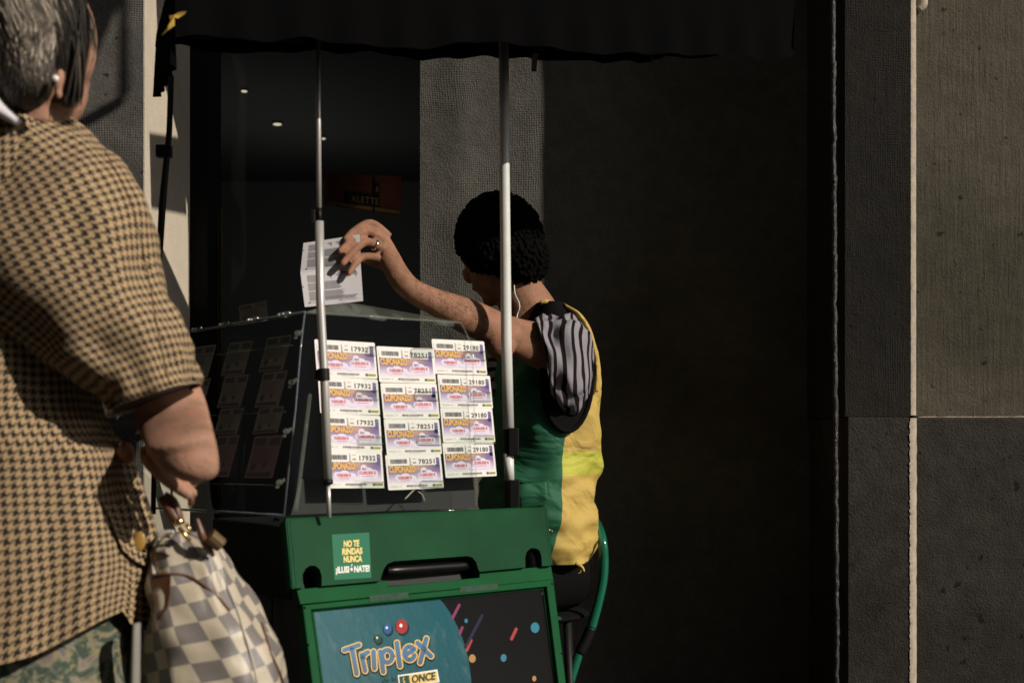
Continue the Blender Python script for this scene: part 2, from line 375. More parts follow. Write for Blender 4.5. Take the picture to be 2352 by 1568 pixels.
MB().box2((-3.6, 4.46, 2.6), (1.6, 9.4, 2.7)).build('interior_ceiling', mat('dark ceiling paint', (0.09, 0.09, 0.09), 0.95, spec=0.1), t)
# lamps in the ceiling of the shop
M_lamp = bpy.data.materials.new('lit lamp'); M_lamp.use_nodes = True; q = M_lamp.node_tree.nodes['Principled BSDF']
q.inputs['Emission Color'].default_value = (1, 0.85, 0.6, 1); q.inputs['Emission Strength'].default_value = 0.75
for (u, v, w_, lb) in ((637, 284, 10, 'larger glowing downlight in the shop ceiling right of the aluminium pole'), (561, 208, 7, 'smaller glowing downlight highest in the shop ceiling'), (743, 317, 5, 'faint glowing downlight in the shop ceiling beside the aluminium pole')):
    d = (2.592 - ZC) * F / (V0 - v); c = P(u, v, d); r = px(w_, d)
    t = thing('ceiling_lamp', lb, 'lamp', c, 'ceiling lamps inside the shop')
    MB().tube([c + Vector((0, 0, -0.002)), c + Vector((0, 0, 0.006))], r * 1.35, 0, 24).build('rim', M_blackmetal, t, True)
    MB().ell(c - Vector((0, 0, 0.004)), (r, r, 0.006), 0, None, 24, 8).build('bulb', M_lamp, t, True)
    pl_ = bpy.data.lights.new('lamp_light', 'POINT'); pl_.energy = 1.5; pl_.color = (1.0, 0.97, 0.93); pl_.shadow_soft_size = 0.03
    lo = bpy.data.objects.new('lamp_light', pl_); COL.objects.link(lo); lo.location = c - Vector((0, 0, 0.8))
# menu board with raised letters
bp_ = Pl(P(755, 395, 4.75), P(922, 420, 4.95), P(922, 492, 4.95))
t = thing('menu_board', 'dim reddish board with black letter tiles hanging inside the shop', 'sign', bp_.at(850, 450))
mb = MB(); fn = lambda a, b_: bp_.at(a, b_)
mb.prism([fn(752, 395), fn(922, 405), fn(922, 493), fn(790, 474), fn(752, 468)], bp_.n, 0.02, 0)
fn1 = lambda a, b_: bp_.at(a, b_, 0.004); fn2 = lambda a, b_: bp_.at(a, b_, 0.008)
mb.face([fn1(755, 470), fn1(790, 476 - 2.5), fn1(921, 492), fn1(921, 484), fn1(755, 462)], 1)
mb.face([fn1(855, 404), fn1(861, 404), fn1(861, 487), fn1(855, 486)], 2)
mb.face([fn2(790, 440), fn2(872, 450), fn2(872, 475), fn2(790, 464)], 2)
mb.face([fn2(861, 420), fn2(872, 421), fn2(872, 444), fn2(861, 443)], 2)
put_text(mb, 'ALETTE', lambda a, b_: bp_.at(a, b_, 0.011), 807, 463, 63, 15, 3, 0, (0.993, 0.118), (0, -1), 1.15)
put_text(mb, '&', lambda a, b_: bp_.at(a, b_, 0.011), 862.5, 440, 8, 13, 3)
mb.build('board', [mat('red brown board', (0.20, 0.065, 0.04), 0.7, var=0.3), mat('ochre board edge', (0.34, 0.20, 0.07), 0.7), mat('black letter tile', (0.01, 0.012, 0.012), 0.6), mat('gilt letters', (0.5, 0.33, 0.14), 0.5)], t, weld=False)
# a lamp of the shop shining on the board (it glows faintly in the photograph)
ld = bpy.data.lights.new('board_spot', 'SPOT'); ld.energy = 0.3; ld.color = (1, 0.78, 0.5); ld.spot_size = R(50); ld.spot_blend = 0.9; ld.shadow_soft_size = 0.05
lo = bpy.data.objects.new('board_spot', ld); COL.objects.link(lo); lo.location = bp_.at(880, 560) + Vector((0.02, -0.25, -0.05)); lo.rotation_euler = (lo.location - bp_.at(872, 475)).to_track_quat('Z', 'Y').to_euler()
# black taped cable running down the corner of the pilaster
mb = MB(); pts = []; rr = []
for i in range(230):
    v = -60 + i * 9.0; j = noise.noise(Vector((0, 1.7, i * 0.35)))
    pts.append(P(1913 + v * 0.006 + 3.0 * j, v, 3.47)); rr.append(0.0065 + 0.003 * noise.noise(Vector((5, 0, i * 0.8))))
mb.tube(pts, rr, 0, 10, True, False)
tag(mb.build('taped_cable', mat('shiny black tape', (0.02, 0.02, 0.022), 0.22, bump=1.0, bscale=260), None, True), 'shiny black taped cable running down beside the stone pilaster', 'cable')
# unseen plates added above the frame, cut to the shadows they should throw
def shade_plate(poly, y_or_x, axis, tt, name, label):
    pts = [p + SUN * tt for p in poly]
    n = (pts[1] - pts[0]).cross(pts[2] - pts[0]).normalized()
    c = sum(pts, Vector()) / len(pts)
    t = thing(name, label, 'sign', c)
    MB().prism(pts, n, 0.012).build('shade_panel', M_blackmetal, t)
    top = max(pts, key=lambda p: p.z)
    MB().tube([top, Vector((top.x, top.y, 2.9)), Vector((top.x, 3.6, 2.95))], 0.008, sm=False).build('blocker_rod', M_blackmetal, t)
def R_(u, v):                                            # point of the cream return seen at (u, v)
    d = xc * F / (u - U0); return P(u, v, d)
shade_plate([R_(343, 305), R_(421, 317), R_(427, 486), R_(347, 470)], 0, 0, 1.25, 'shade_blocker', 'small square black plate added over the stall to cast a shadow, outside the picture')
shade_plate([R_(358, -40), R_(364, 100), R_(372, 180), R_(384, 215), R_(396, 262), R_(403, 290), R_(410, 320), R_(424, 440), R_(432, 480), R_(434, 560), R_(435, 790), R_(475, 790), R_(475, -40)], 0, 0, 1.25, 'shade_sheet', 'long dark sheet added over the stall to shade the cream plaster, outside the picture')
shade_plate([P(275, -20, 3.35), P(190, 170, 3.35), P(120, 340, 3.35), P(-60, 340, 3.35), P(-60, -20, 3.35)], 0, 0, 1.7, 'shade_blocker', 'slanted black plate added over the pavement to cast a shadow, outside the picture')
shade_plate([P(*p, 3.35) for p in ((284, 216), (288, 222), (287, 238), (276, 247), (240, 268), (185, 298), (150, 312), (150, 290), (190, 268), (240, 240))], 0, 0, 1.6, 'shade_bar', 'narrow black bar added over the pavement to cast a shadow, outside the picture')
shade_plate([P(*p, 2.03) for p in ((142, 130), (150, 60), (150, -60), (250, -60), (240, 90), (205, 250), (165, 262), (158, 215), (148, 190))], 0, 0, 1.1, 'shade_sheet', 'dark sheet added over the pavement to shade the face of the woman, outside the picture')  # unseen sheet added only to put the woman's face in shade

# ================================================================== the lottery stand
E1 = Vector((0.83, 0.557, 0)).normalized(); E2 = Vector((-0.557, 0.83, 0)).normalized()
M_green = mat('green moulded plastic', (0.0035, 0.046, 0.016), 0.5, var=0.25, vscale=7, bump=0.08, bscale=500, spec=0.06, coat=0.10)
M_green2 = mat('brighter green plastic', (0.004, 0.066, 0.019), 0.5, var=0.12, vscale=14, bump=0.08, bscale=500, spec=0.06, coat=0.10)
M_hole = mat('black recess', (0.004, 0.004, 0.004), 0.7)
HP = Pl(P(656, 1194, 2.66), P(1251, 1167, 3.07), P(670, 1352, 2.615))       # header panel
BPn = Pl(P(690, 1365, 2.625), P(1270, 1305, 3.03), P(720, 1568, 2.555))     # lower panel
st = thing('sales_stand', 'green plastic lottery sales stand with sticker, grip hole and poster', 'stand', (-0.1, 3.0, 0))
hf = lambda u, v, o=0.0: HP.at(u, v, o)
# header with round-topped notches and the grip hole: outline polygon, with holes bridged along the bottom edge
outl = [(655, 1194), (1251, 1167), (1265, 1298)]
outl += [(1245, 1299.5), (1243.5, 1275), (1239, 1263), (1230, 1258), (1219, 1258), (1210, 1266), (1206, 1280), (1207, 1302)]
outl += [(1101.5, 1312), (1098, 1304), (1094, 1290), (1085, 1279), (1072, 1276), (905, 1288), (890, 1294), (882, 1305), (876, 1322), (873, 1333)]
outl += [(739, 1344.5), (739, 1322), (734, 1306), (724, 1298), (712, 1298), (702, 1305), (695, 1318), (696, 1348.5), (671, 1351.5)]
mb = MB(); mb.prism([hf(*p) for p in outl], HP.n, 0.022)
mb.tube([hf(1265, 1298, -0.004), hf(1251, 1168, -0.004), hf(1250, 1167, -0.004)], 0.0045, 0, 14, True, False); mb.tube([hf(655, 1194, -0.004), hf(1251, 1167, -0.004)], 0.0045, 0, 14, True, False)
mb.tube([hf(658, 1196, -0.006), hf(673, 1351, -0.006)], 0.0075, 0, 20, True, False)
mb.build('header_panel', M_green, st, angle=30)
# body behind: dark recess sheet, shelf, sides
mb = MB(); mb.prism([hf(*p, -0.045) for p in ((664, 1200), (1247, 1174), (1262, 1315), (676, 1362))], HP.n, 0.004); mb.build('recess_back', M_hole, st)
mb = MB(); mb.tube([hf(888, 1311, -0.028), hf(930, 1308, -0.022), hf(1085, 1297, -0.028)], 0.010, 0); mb.build('grip_bar', mat('black grip', (0.004, 0.004, 0.004), 0.35, spec=0.3), st, True)
bf = lambda u, v, o=0.0: BPn.at(u, v, o)
# upper band, frame, inner frame, poster
# step the body plane: the band under the header
mb = MB()
band = [(681, 1352), (873, 1334), (890, 1331), (891, 1345), (1102, 1325), (1101, 1311), (1266, 1299), (1272, 1330), (690, 1387)]
mb.prism([bf(*p, -0.006) for p in band], BPn.n, 0.02); mb.build('upper_band', M_green2, st, bevel=0.002)
mb = MB()
fo = [(698, 1388), (1268, 1329), (1275, 1334), (1312, 1660), (742, 1760), (693, 1394)]
fi = [(716, 1399), (1256, 1346), (1292, 1640), (762, 1740)]
# frame: outer ring as four mitred bars
O = [(695, 1388), (1272, 1329), (1312, 1660), (742, 1770)]
for i in range(4):
    j = (i + 1) % 4
    mb.prism([bf(*O[i]), bf(*O[j]), bf(*fi[j]), bf(*fi[i])], BPn.n, 0.03)
mb.build('poster_frame', M_green2, st, bevel=0.003)
mb = MB(); I2 = [(721, 1404), (1247, 1352), (1283, 1636), (766, 1736)]
for i in range(4):
    j = (i + 1) % 4
    mb.prism([bf(*fi[i], -0.010), bf(*fi[j], -0.010), bf(*I2[j], -0.010), bf(*I2[i], -0.010)], BPn.n, 0.012)
mb.build('inner_lip', M_green, st)
for u, v in ((700, 1395), (1268, 1340), (1290, 1500), (708, 1480)): MB().ell(bf(u, v, 0.0005), (0.0028, 0.0012, 0.0028), 0, None, 12, 6).build('screw', M_blackmetal, st, True)
# tapes
tf = lambda u, v: bf(u, v, 0.0012)
for q in (((849, 1367), (938, 1358), (938, 1373), (848, 1382)), ((1057, 1347), (1143, 1339), (1144, 1352), (1056, 1361))):
    mb = MB(); mb.face([tf(*p) for p in q]); mb.build('tape_strip', mat('matt green tape', (0.010, 0.045, 0.022), 0.8, var=0.3, vscale=100), st)
# poster
pf = lambda o: (lambda u, v: bf(u, v, -0.013 + o * 0.0005))
def PU(x, y): return (603 + 0.354 * x, 1119.7 + 0.354 * y)     # second-zoom coordinates
mp, N, L, b = base('poster teal print', 0.30); b.inputs['Specular IOR Level'].default_value = 0.2; tc = N.new('ShaderNodeTexCoord')
mpp = N.new('ShaderNodeMapping'); mpp.inputs['Scale'].default_value = (22, 22, 1.2); L.new(tc.outputs['Object'], mpp.inputs[0])
nn = N.new('ShaderNodeTexNoise'); nn.inputs['Scale'].default_value = 2.2; nn.inputs['Detail'].default_value = 3; L.new(mpp.outputs[0], nn.inputs[0])
spx = N.new('ShaderNodeSeparateXYZ'); L.new(tc.outputs['Object'], spx.inputs[0])
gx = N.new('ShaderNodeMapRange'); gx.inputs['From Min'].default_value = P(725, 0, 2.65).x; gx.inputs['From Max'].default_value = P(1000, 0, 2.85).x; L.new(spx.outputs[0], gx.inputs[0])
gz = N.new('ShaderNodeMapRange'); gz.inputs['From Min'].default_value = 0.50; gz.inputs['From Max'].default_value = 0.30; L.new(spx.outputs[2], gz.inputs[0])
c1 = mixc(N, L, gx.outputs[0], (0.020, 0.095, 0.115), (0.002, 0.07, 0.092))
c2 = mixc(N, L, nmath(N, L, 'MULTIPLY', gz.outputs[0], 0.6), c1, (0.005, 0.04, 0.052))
ws = N.new('ShaderNodeMapRange'); ws.inputs['From Min'].default_value = 0.56; ws.inputs['From Max'].default_value = 0.74; ws.inputs['To Max'].default_value = 0.45; L.new(nn.outputs[0], ws.inputs[0])
L.new(mixc(N, L, ws.outputs[0], c2, (0.09, 0.15, 0.155)), b.inputs['Base Color'])
bpn = N.new('ShaderNodeBump'); bpn.inputs['Strength'].default_value = 0.05; bpn.inputs['Distance'].default_value = 0.01; L.new(nn.outputs[0], bpn.inputs['Height']); L.new(bpn.outputs[0], b.inputs['Normal'])
def grad_mat(name, top, bot, zt, zb, rough=0.35):
    m, N, L, b = base(name, rough); tc = N.new('ShaderNodeTexCoord'); s_ = N.new('ShaderNodeSeparateXYZ'); L.new(tc.outputs['Object'], s_.inputs[0])
    r = N.new('ShaderNodeMapRange'); r.inputs['From Min'].default_value = zt; r.inputs['From Max'].default_value = zb; L.new(s_.outputs[2], r.inputs[0])
    L.new(mixc(N, L, r.outputs[0], top, bot), b.inputs['Base Color']); return m
zt, zb = P(880, 1475, 2.75).z, P(880, 1550, 2.75).z
PM = [mat('poster black', (0.004, 0.004, 0.0045), 0.3, spec=0.08), mp, mat('print red', (0.30, 0.012, 0.012), 0.35, spec=0.2), mat('print blue', (0.004, 0.075, 0.22), 0.35, spec=0.2), mat('print dark green', (0.004, 0.04, 0.018), 0.35, spec=0.2),
      mat('print yellow', (0.62, 0.42, 0.13), 0.4, spec=0.2), grad_mat('print blue fade', (0.002, 0.10, 0.23), (0.006, 0.016, 0.05), zt, zb), mat('print white', (0.66, 0.66, 0.62), 0.4), mat('print shadow', (0.003, 0.02, 0.025), 0.4, spec=0.1),
      mat('print magenta', (0.17, 0.02, 0.075), 0.4, spec=0.2), mat('print navy', (0.012, 0.014, 0.035), 0.4, spec=0.1), mat('print coral', (0.30, 0.03, 0.028), 0.4, spec=0.2), mat('print cyan', (0.016, 0.15, 0.23), 0.4, spec=0.2), mat('print amber', (0.33, 0.18, 0.05), 0.4, spec=0.2)]
mb = MB()
mb.face([pf(0)(*p) for p in ((719, 1402), (1249, 1350), (1286, 1640), (764, 1738))], 0)
arc = [(1145, 716), (1180, 755), (1213, 803), (1240, 850), (1268, 905), (1292, 962), (1310, 1012), (1325, 1065), (1338, 1125), (1347, 1185), (1353, 1240), (1357, 1300), (1358, 1420), (1340, 1580)]
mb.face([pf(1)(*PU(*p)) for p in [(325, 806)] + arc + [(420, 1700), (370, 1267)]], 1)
def zs(x, y, x2, y2, r, m, l=2): stick(mb, pf(l), *PU(x, y), *PU(x2, y2), r * 0.354, m)
zs(1232, 845, 1276, 760, 9, 9); zs(1280, 944, 1296, 905, 9, 9); zs(1318, 1030, 1424, 828, 10, 10); zs(1326, 1052, 1354, 988, 9, 11); zs(1616, 979, 1646, 915, 10, 11)
for x, y, rx, ry, m_ in ((1321, 862, 11, 14, 12), (1768, 906, 28, 34, 12), (1564, 1102, 19, 25, 12), (1361, 1106, 22, 27, 13), (1763, 1236, 13, 18, 13), (1818, 684, 9, 9, 4)):
    disc(mb, pf(2), *PU(x, y), rx * 0.354, ry * 0.354, m_)
for x, y, rx, ry, m_ in ((748, 977, 23, 30, 4), (811, 912, 27, 36, 3), (903, 898, 38, 46, 2)):
    disc(mb, pf(3), *PU(x + 10, y + 12), rx * 0.37, ry * 0.37, 8); disc(mb, pf(4), *PU(x, y), rx * 0.354, ry * 0.354, m_)
    disc(mb, pf(5), *PU(x - 5, y - 6), rx * 0.09, ry * 0.09, 7); 
# word mark: letters of uneven height with a yellow rim
def TX(x, y): return (735 + 0.1758 * x, 1349.4 + 0.1758 * y)
LET = [('T', (330, 870), (440, 1185), 270, 470), ]
def letter(poly, shift=0):
    pts = [TX(*p) for p in poly]
    c = Vector((sum(p[0] for p in pts) / len(pts), sum(p[1] for p in pts) / len(pts)))
    return pts
def strokes(paths, wd, m, l, dxy=(0, 0)):
    for pa in paths:
        for i in range(len(pa) - 1):
            a, b_ = TX(*pa[i]), TX(*pa[i + 1]); stick(mb, pf(l + 0.02 * (i % 3)), a[0] + dxy[0], a[1] + dxy[1], b_[0] + dxy[0], b_[1] + dxy[1], wd * 0.1758, m)
def ring(cx, cy, rx, ry, a0=0, a1=360, n=16, rot=0):
    return [(cx + rx * math.cos(R(a0 + (a1 - a0) * k / n)), cy + ry * math.sin(R(a0 + (a1 - a0) * k / n))) for k in range(n + 1)]
word = [[(318, 810), (508, 745)], [(420, 790), (480, 1120)],                                   # T
        [(545, 870), (590, 1080)], [(560, 905), (600, 850), (628, 838)],                        # r
        [(700, 830), (712, 1050)],                                                              # i
        [(790, 830), (828, 1095)], ring(880, 890, 68, 82),                                      # p
        [(1004, 715), (1046, 1020)],                                                            # l
        ring(1172, 850, 66, 88, 20, 310), [(1112, 880), (1232, 800)],                           # e
        [(1275, 715), (1452, 890)], [(1390, 660), (1310, 975)]]                                 # x
strokes(word, 45, 8, 5.0, (2.2, 3.0)); strokes(word, 44, 5, 6.0); strokes(word, 29, 6, 7.0)
put_text(mb, 'de la', pf(4), *PU(778, 1262), 33, 10, 4, 0.01, (0.99, -0.13))
q = [TX(1015, 1140), TX(1532, 1063), TX(1563, 1228), TX(1035, 1300)]; mb.face([pf(5)(*p) for p in q], 7)
q = [TX(1165, 1135), TX(1520, 1082), TX(1545, 1215), TX(1185, 1268)]; mb.face([pf(6)(*p) for p in q], 5)
q = [TX(1035, 1155), TX(1160, 1136), TX(1180, 1268), TX(1052, 1288)]; mb.face([pf(6)(*p) for p in q], 4)
put_text(mb, 'ONCE', pf(8), *TX(1200, 1238), 55, 17, 4, 0.03, (0.989, -0.15), (0, -1))
for pa in ([(1090, 1180), (1085, 1205), (1100, 1235), (1085, 1262)], [(1085, 1210), (1112, 1222)], [(1100, 1235), (1118, 1262)]): 
    for i in range(len(pa) - 1): stick(mb, pf(8), *TX(*pa[i]), *TX(*pa[i + 1]), 0.9, 5)
disc(mb, pf(8), *TX(1092, 1175), 1.6, 1.8, 5)
po = mb.build('poster', PM, st, weld=False)
# sticker
mb = MB(); q = [(762, 1227), (848, 1222), (853, 1326), (768, 1331)]; hs_ = lambda o: (lambda u, v: HP.at(u, v, 0.0006 + 0.0004 * o))
mb.face([hs_(0)(*p) for p in q], 0)
for s_, x, y, wd, m_ in (('NO TE', 789, 1255, 36, 1), ('RINDAS', 785.5, 1273, 47, 1), ('NUNCA', 789, 1290.5, 43, 1), ('¡ILUSIÓNATE!', 771, 1315, 78, 2)):
    put_text(mb, s_, hs_(1), x + 0.8, y + 1.0, wd, 13.5, 3, 0.03, (0.998, -0.055)); put_text(mb, s_, hs_(2), x, y, wd, 13.5, m_, 0.05, (0.998, -0.055))
mb.build('sticker', [mat('sticker green', (0.008, 0.13, 0.065), 0.5, spec=0.15), mat('sticker yellow', (0.66, 0.52, 0.13), 0.5), mat('sticker white', (0.62, 0.66, 0.60), 0.5), mat('sticker shade', (0.01, 0.10, 0.05), 0.5)], st, weld=False)
# cabinet behind (top shelf and sides)
A = hf(660, 1198, -0.024); Bc = hf(1249, 1171, -0.024); D = 0.42
mb = MB(); zt_ = min(A.z, Bc.z) - 0.012
a2 = Vector((A.x, A.y, 0)); b2 = Vector((Bc.x, Bc.y, 0)); back = Vector((E2.x, E2.y, 0)) * D
low = zt_ - 0.14
def hexa(mb, base4, z0, z1, m=0):
    lo = [Vector((p.x, p.y, z0)) for p in base4]; hi = [Vector((p.x, p.y, z1)) for p in base4]
    mb.face(lo[::-1], m); mb.face(hi, m)
    for i in range(4): mb.face([lo[i], lo[(i + 1) % 4], hi[(i + 1) % 4], hi[i]], m)
in_ = (b2 - a2).normalized() * 0.02
fw = E2 * 0.03
hexa(mb, [a2 + in_ + fw, b2 - in_ + fw, b2 - in_ + back, a2 + in_ + back], low, zt_)
mb.build('top_shelf', mat('dark green plastic', (0.004, 0.012, 0.008), 0.6, spec=0.1), st, bevel=0.006)
mb = MB(); hexa(mb, [a2 + in_ * 3.2 + E2 * 0.05, b2 - in_ * 2 + E2 * 0.05, b2 - in_ * 2 + back, a2 + in_ * 3.2 + back], 0.05, low - 0.001)
mb.build('cabinet', mat('black green cabinet', (0.006, 0.012, 0.009), 0.6), st)
mb = MB(); mb.tube([P(640, 1193, 2.95), P(628, 1200, 2.93), P(626, 1300, 2.90), P(624, 1440, 2.86), P(622, 1700, 2.8)], 0.0022); mb.build('edge_trim', M_green2, st, True)
mb = MB(); mb.prism([bf(1277, 1416, -0.004), bf(1286, 1415, -0.004), bf(1291, 1421, -0.004), bf(1278, 1424, -0.004)], BPn.n, 0.02); mb.build('latch', M_green2, st)

# ------------------------------------------------------------------ display case
C0 = P(700, 717, 2.80); CL = P(415, 765, 3.34); CR = P(1060, 741, 3.05)
FL = P(652, 1183, 2.705); FR = P(1095, 1160, 2.99); LB = P(350, 1166, 3.17)
M_acr = M_glass
ma, N, L, b = base('clear acrylic edge', 0.06); b.inputs['Base Color'].default_value = (0.35, 0.38, 0.32, 1); b.inputs['Alpha'].default_value = 0.16; b.inputs['Specular IOR Level'].default_value = 0.8
M_acre = ma
case = thing('display_case', 'clear acrylic ticket display case with tapered sides on top of the green stand', 'display case', (-0.3, 3.0, 0.74))
FP = Pl(C0, CR, FL); LP = Pl(CL, C0, LB)
def slab(a, b_, c, d_, th, name, m):
    n = (b_ - a).cross(d_ - a).normalized(); mb = MB(); mb.prism([a, b_, c, d_], n, th); return mb.build(name, m, case)
slab(C0, FL, FR, CR, 0.003, 'front_pane', M_acr)
slab(CL, LB, FL, C0, 0.003, 'side_pane', M_acr)
BR_ = CR + (CL - C0) * 0.9; slab(C0, CR, BR_, CL, 0.003, 'top_pane', M_acr)
def bar(name, pts, r, m, k=8, sm=False):
    return MB().tube(pts, r, 0, k, True, sm).build(name, m, case, True)
mr_, N, L, b = base('polished acrylic rim', 0.12); b.inputs['Base Color'].default_value = (0.10, 0.12, 0.14, 1); b.inputs['Alpha'].default_value = 0.75; b.inputs['Specular IOR Level'].default_value = 1.0
M_rim = mr_
bar('top_rim', [CL, C0], 0.0032, M_rim); bar('top_rim', [C0, CR], 0.0028, M_acre); bar('corner_rim', [C0, P(690, 803, 2.78), P(679, 936, 2.755), FL], 0.0022, M_rim)
bar('corner_rim', [P(712, 905, 2.79), P(701, 1000, 2.775), P(684, 1140, 2.75), P(680, 1172, 2.745)], 0.0045, M_acre, 6)
bar('base_rim', [LB, FL], 0.003, M_rim); bar('right_rim', [CR, P(1085, 795, 3.03), FR], 0.002, M_acre)
for v0, v1 in ((780, 870), (905, 1005), (1050, 1110)):
    pass
for k, (z0, z1) in enumerate(((0.05, 0.33), (0.36, 0.66), (0.70, 0.93))):
    pass
# ledges carrying the side tickets
def lf(s_, t_, o=0.0):                       # s along the top edge from the corner, t down
    a = C0.lerp(CL, s_); b_ = FL.lerp(LB, s_); return a.lerp(b_, t_) + LP.n * o
for tt in (0.165, 0.50, 0.86): bar('ledge_wire', [lf(0.05, tt, 0.004), lf(0.98, tt, 0.004)], 0.0011, M_acre, 6)
# knobs and clips with bright highlights
M_chrome = mat('bright clip metal', (0.7, 0.68, 0.6), 0.15, metal=1.0)
for (u, v) in ((692, 765), (678, 877), (666, 990), (650, 1107)):
    c = LP.at(u - 8, v, 0.006); mb = MB(); mb.ell(c, (0.007, 0.006, 0.006)); mb.ell(c + Vector((0.008, 0, 0.004)), (0.003, 0.003, 0.004)); mb.ell(c + Vector((-0.004, 0, -0.009)), (0.004, 0.003, 0.003)); mb.build('clip', M_acre, case, True)
for s_ in (0.10, 0.33, 0.56, 0.80):
    c = C0.lerp(CL, s_ + 0.04); mb = MB(); dr = (CL - C0).normalized()
    mb.tube([c - dr * 0.022 + Vector((0, 0, .002)), c + dr * 0.022 + Vector((0, 0, .002))], 0.0062, 0, 8, True, False); mb.build('hinge', M_acre, case, True)
    for q_, r_ in ((-0.024, 0.0035), (0.008, 0.0030), (0.026, 0.0038)): MB().ell(c + dr * q_ - Vector((0, 0.006, -.003)), (r_, r_, r_), 0, None, 10, 6).build('hinge_pin', M_chrome, case, True)
for u, v in ((1042, 1172),):
    MB().ell(P(u - 10, v, 3.0), (0.005, 0.005, 0.004)).ell(P(u - 3, v - 1, 3.0), (0.003, 0.003, 0.003)).build('screw_head', M_chrome, case, True)
# raised lid flap
mb = MB(); a, b_, c, d_ = P(708, 717, 2.82), P(789, 695, 2.98), P(925, 728, 3.2), P(1050, 741, 3.06)
n = (b_ - a).cross(d_ - a).normalized(); mb.prism([a, b_, c, d_], n, 0.003); mb.build('lid', M_acre, case)
for u1, v1, u2, v2 in ((848, 727, 884, 732), (1000, 740, 1040, 745)):
    bar('lid_hinge', [FP.at(u1, v1, 0.003), FP.at(u2, v2, 0.003)], 0.006, M_acre, 8)
# inner dark tray under the tickets
mb = MB(); mb.prism([FP.at(u, v, -0.05) for u, v in ((690, 1100), (1085, 1085), (1092, 1165), (668, 1182))], FP.n, 0.004); mb.build('tray_wall', M_hole, case)
mb = MB(); mb.tube([FP.at(930, 1146), FP.at(945, 1130), FP.at(952, 1124)], 0.0015); mb.tube([FP.at(960, 1128), FP.at(970, 1136), FP.at(975, 1150)], 0.0012); mb.build('tie_string', mat('raffia', (0.4, 0.35, 0.25), 0.8), case, True)

# ------------------------------------------------------------------ lottery tickets
m, N, L, b = base('ticket purple print', 0.5); tc = N.new('ShaderNodeTexCoord'); s_ = N.new('ShaderNodeSeparateXYZ'); L.new(tc.outputs['Object'], s_.inputs[0])
r1 = ramp(N, L, nmath(N, L, 'SUBTRACT', 0.0, s_.outputs[1]), [(0.28, (0.075, 0.040, 0.16)), (0.5, (0.17, 0.105, 0.27)), (0.8, (0.66, 0.58, 0.70))])
dx_ = nmath(N, L, 'MULTIPLY', nmath(N, L, 'SUBTRACT', s_.outputs[0], 0.58), 3.2); dy_ = nmath(N, L, 'MULTIPLY', nmath(N, L, 'ADD', s_.outputs[1], 0.38), 4.5)
rad = nmath(N, L, 'SQRT', nmath(N, L, 'ADD', nmath(N, L, 'MULTIPLY', dx_, dx_), nmath(N, L, 'MULTIPLY', dy_, dy_)))
gl_ = N.new('ShaderNodeMapRange'); gl_.inputs['From Min'].default_value = 1.0; gl_.inputs['From Max'].default_value = 0.1; L.new(rad, gl_.inputs[0])
L.new(mixc(N, L, nmath(N, L, 'MULTIPLY', gl_.outputs[0], 0.7), r1, (0.50, 0.30, 0.17)), b.inputs['Base Color'])
TM = [mat('ticket paper', (0.70, 0.685, 0.65), 0.6, bump=0.1, bscale=20), m, mat('ticket yellow', (0.66, 0.36, 0.05), 0.5), mat('ticket cloud', (0.60, 0.56, 0.68), 0.55), mat('ticket red', (0.55, 0.07, 0.07), 0.5),
      mat('ticket ink', (0.03, 0.03, 0.035), 0.5), mat('ticket purple ink', (0.08, 0.05, 0.20), 0.5), mat('ticket grey print', (0.35, 0.34, 0.36), 0.5), mat('ticket logo green', (0.02, 0.09, 0.035), 0.5), mat('ticket logo yellow', (0.50, 0.42, 0.06), 0.5), mat('ticket shade', (0.20, 0.12, 0.09), 0.5)]
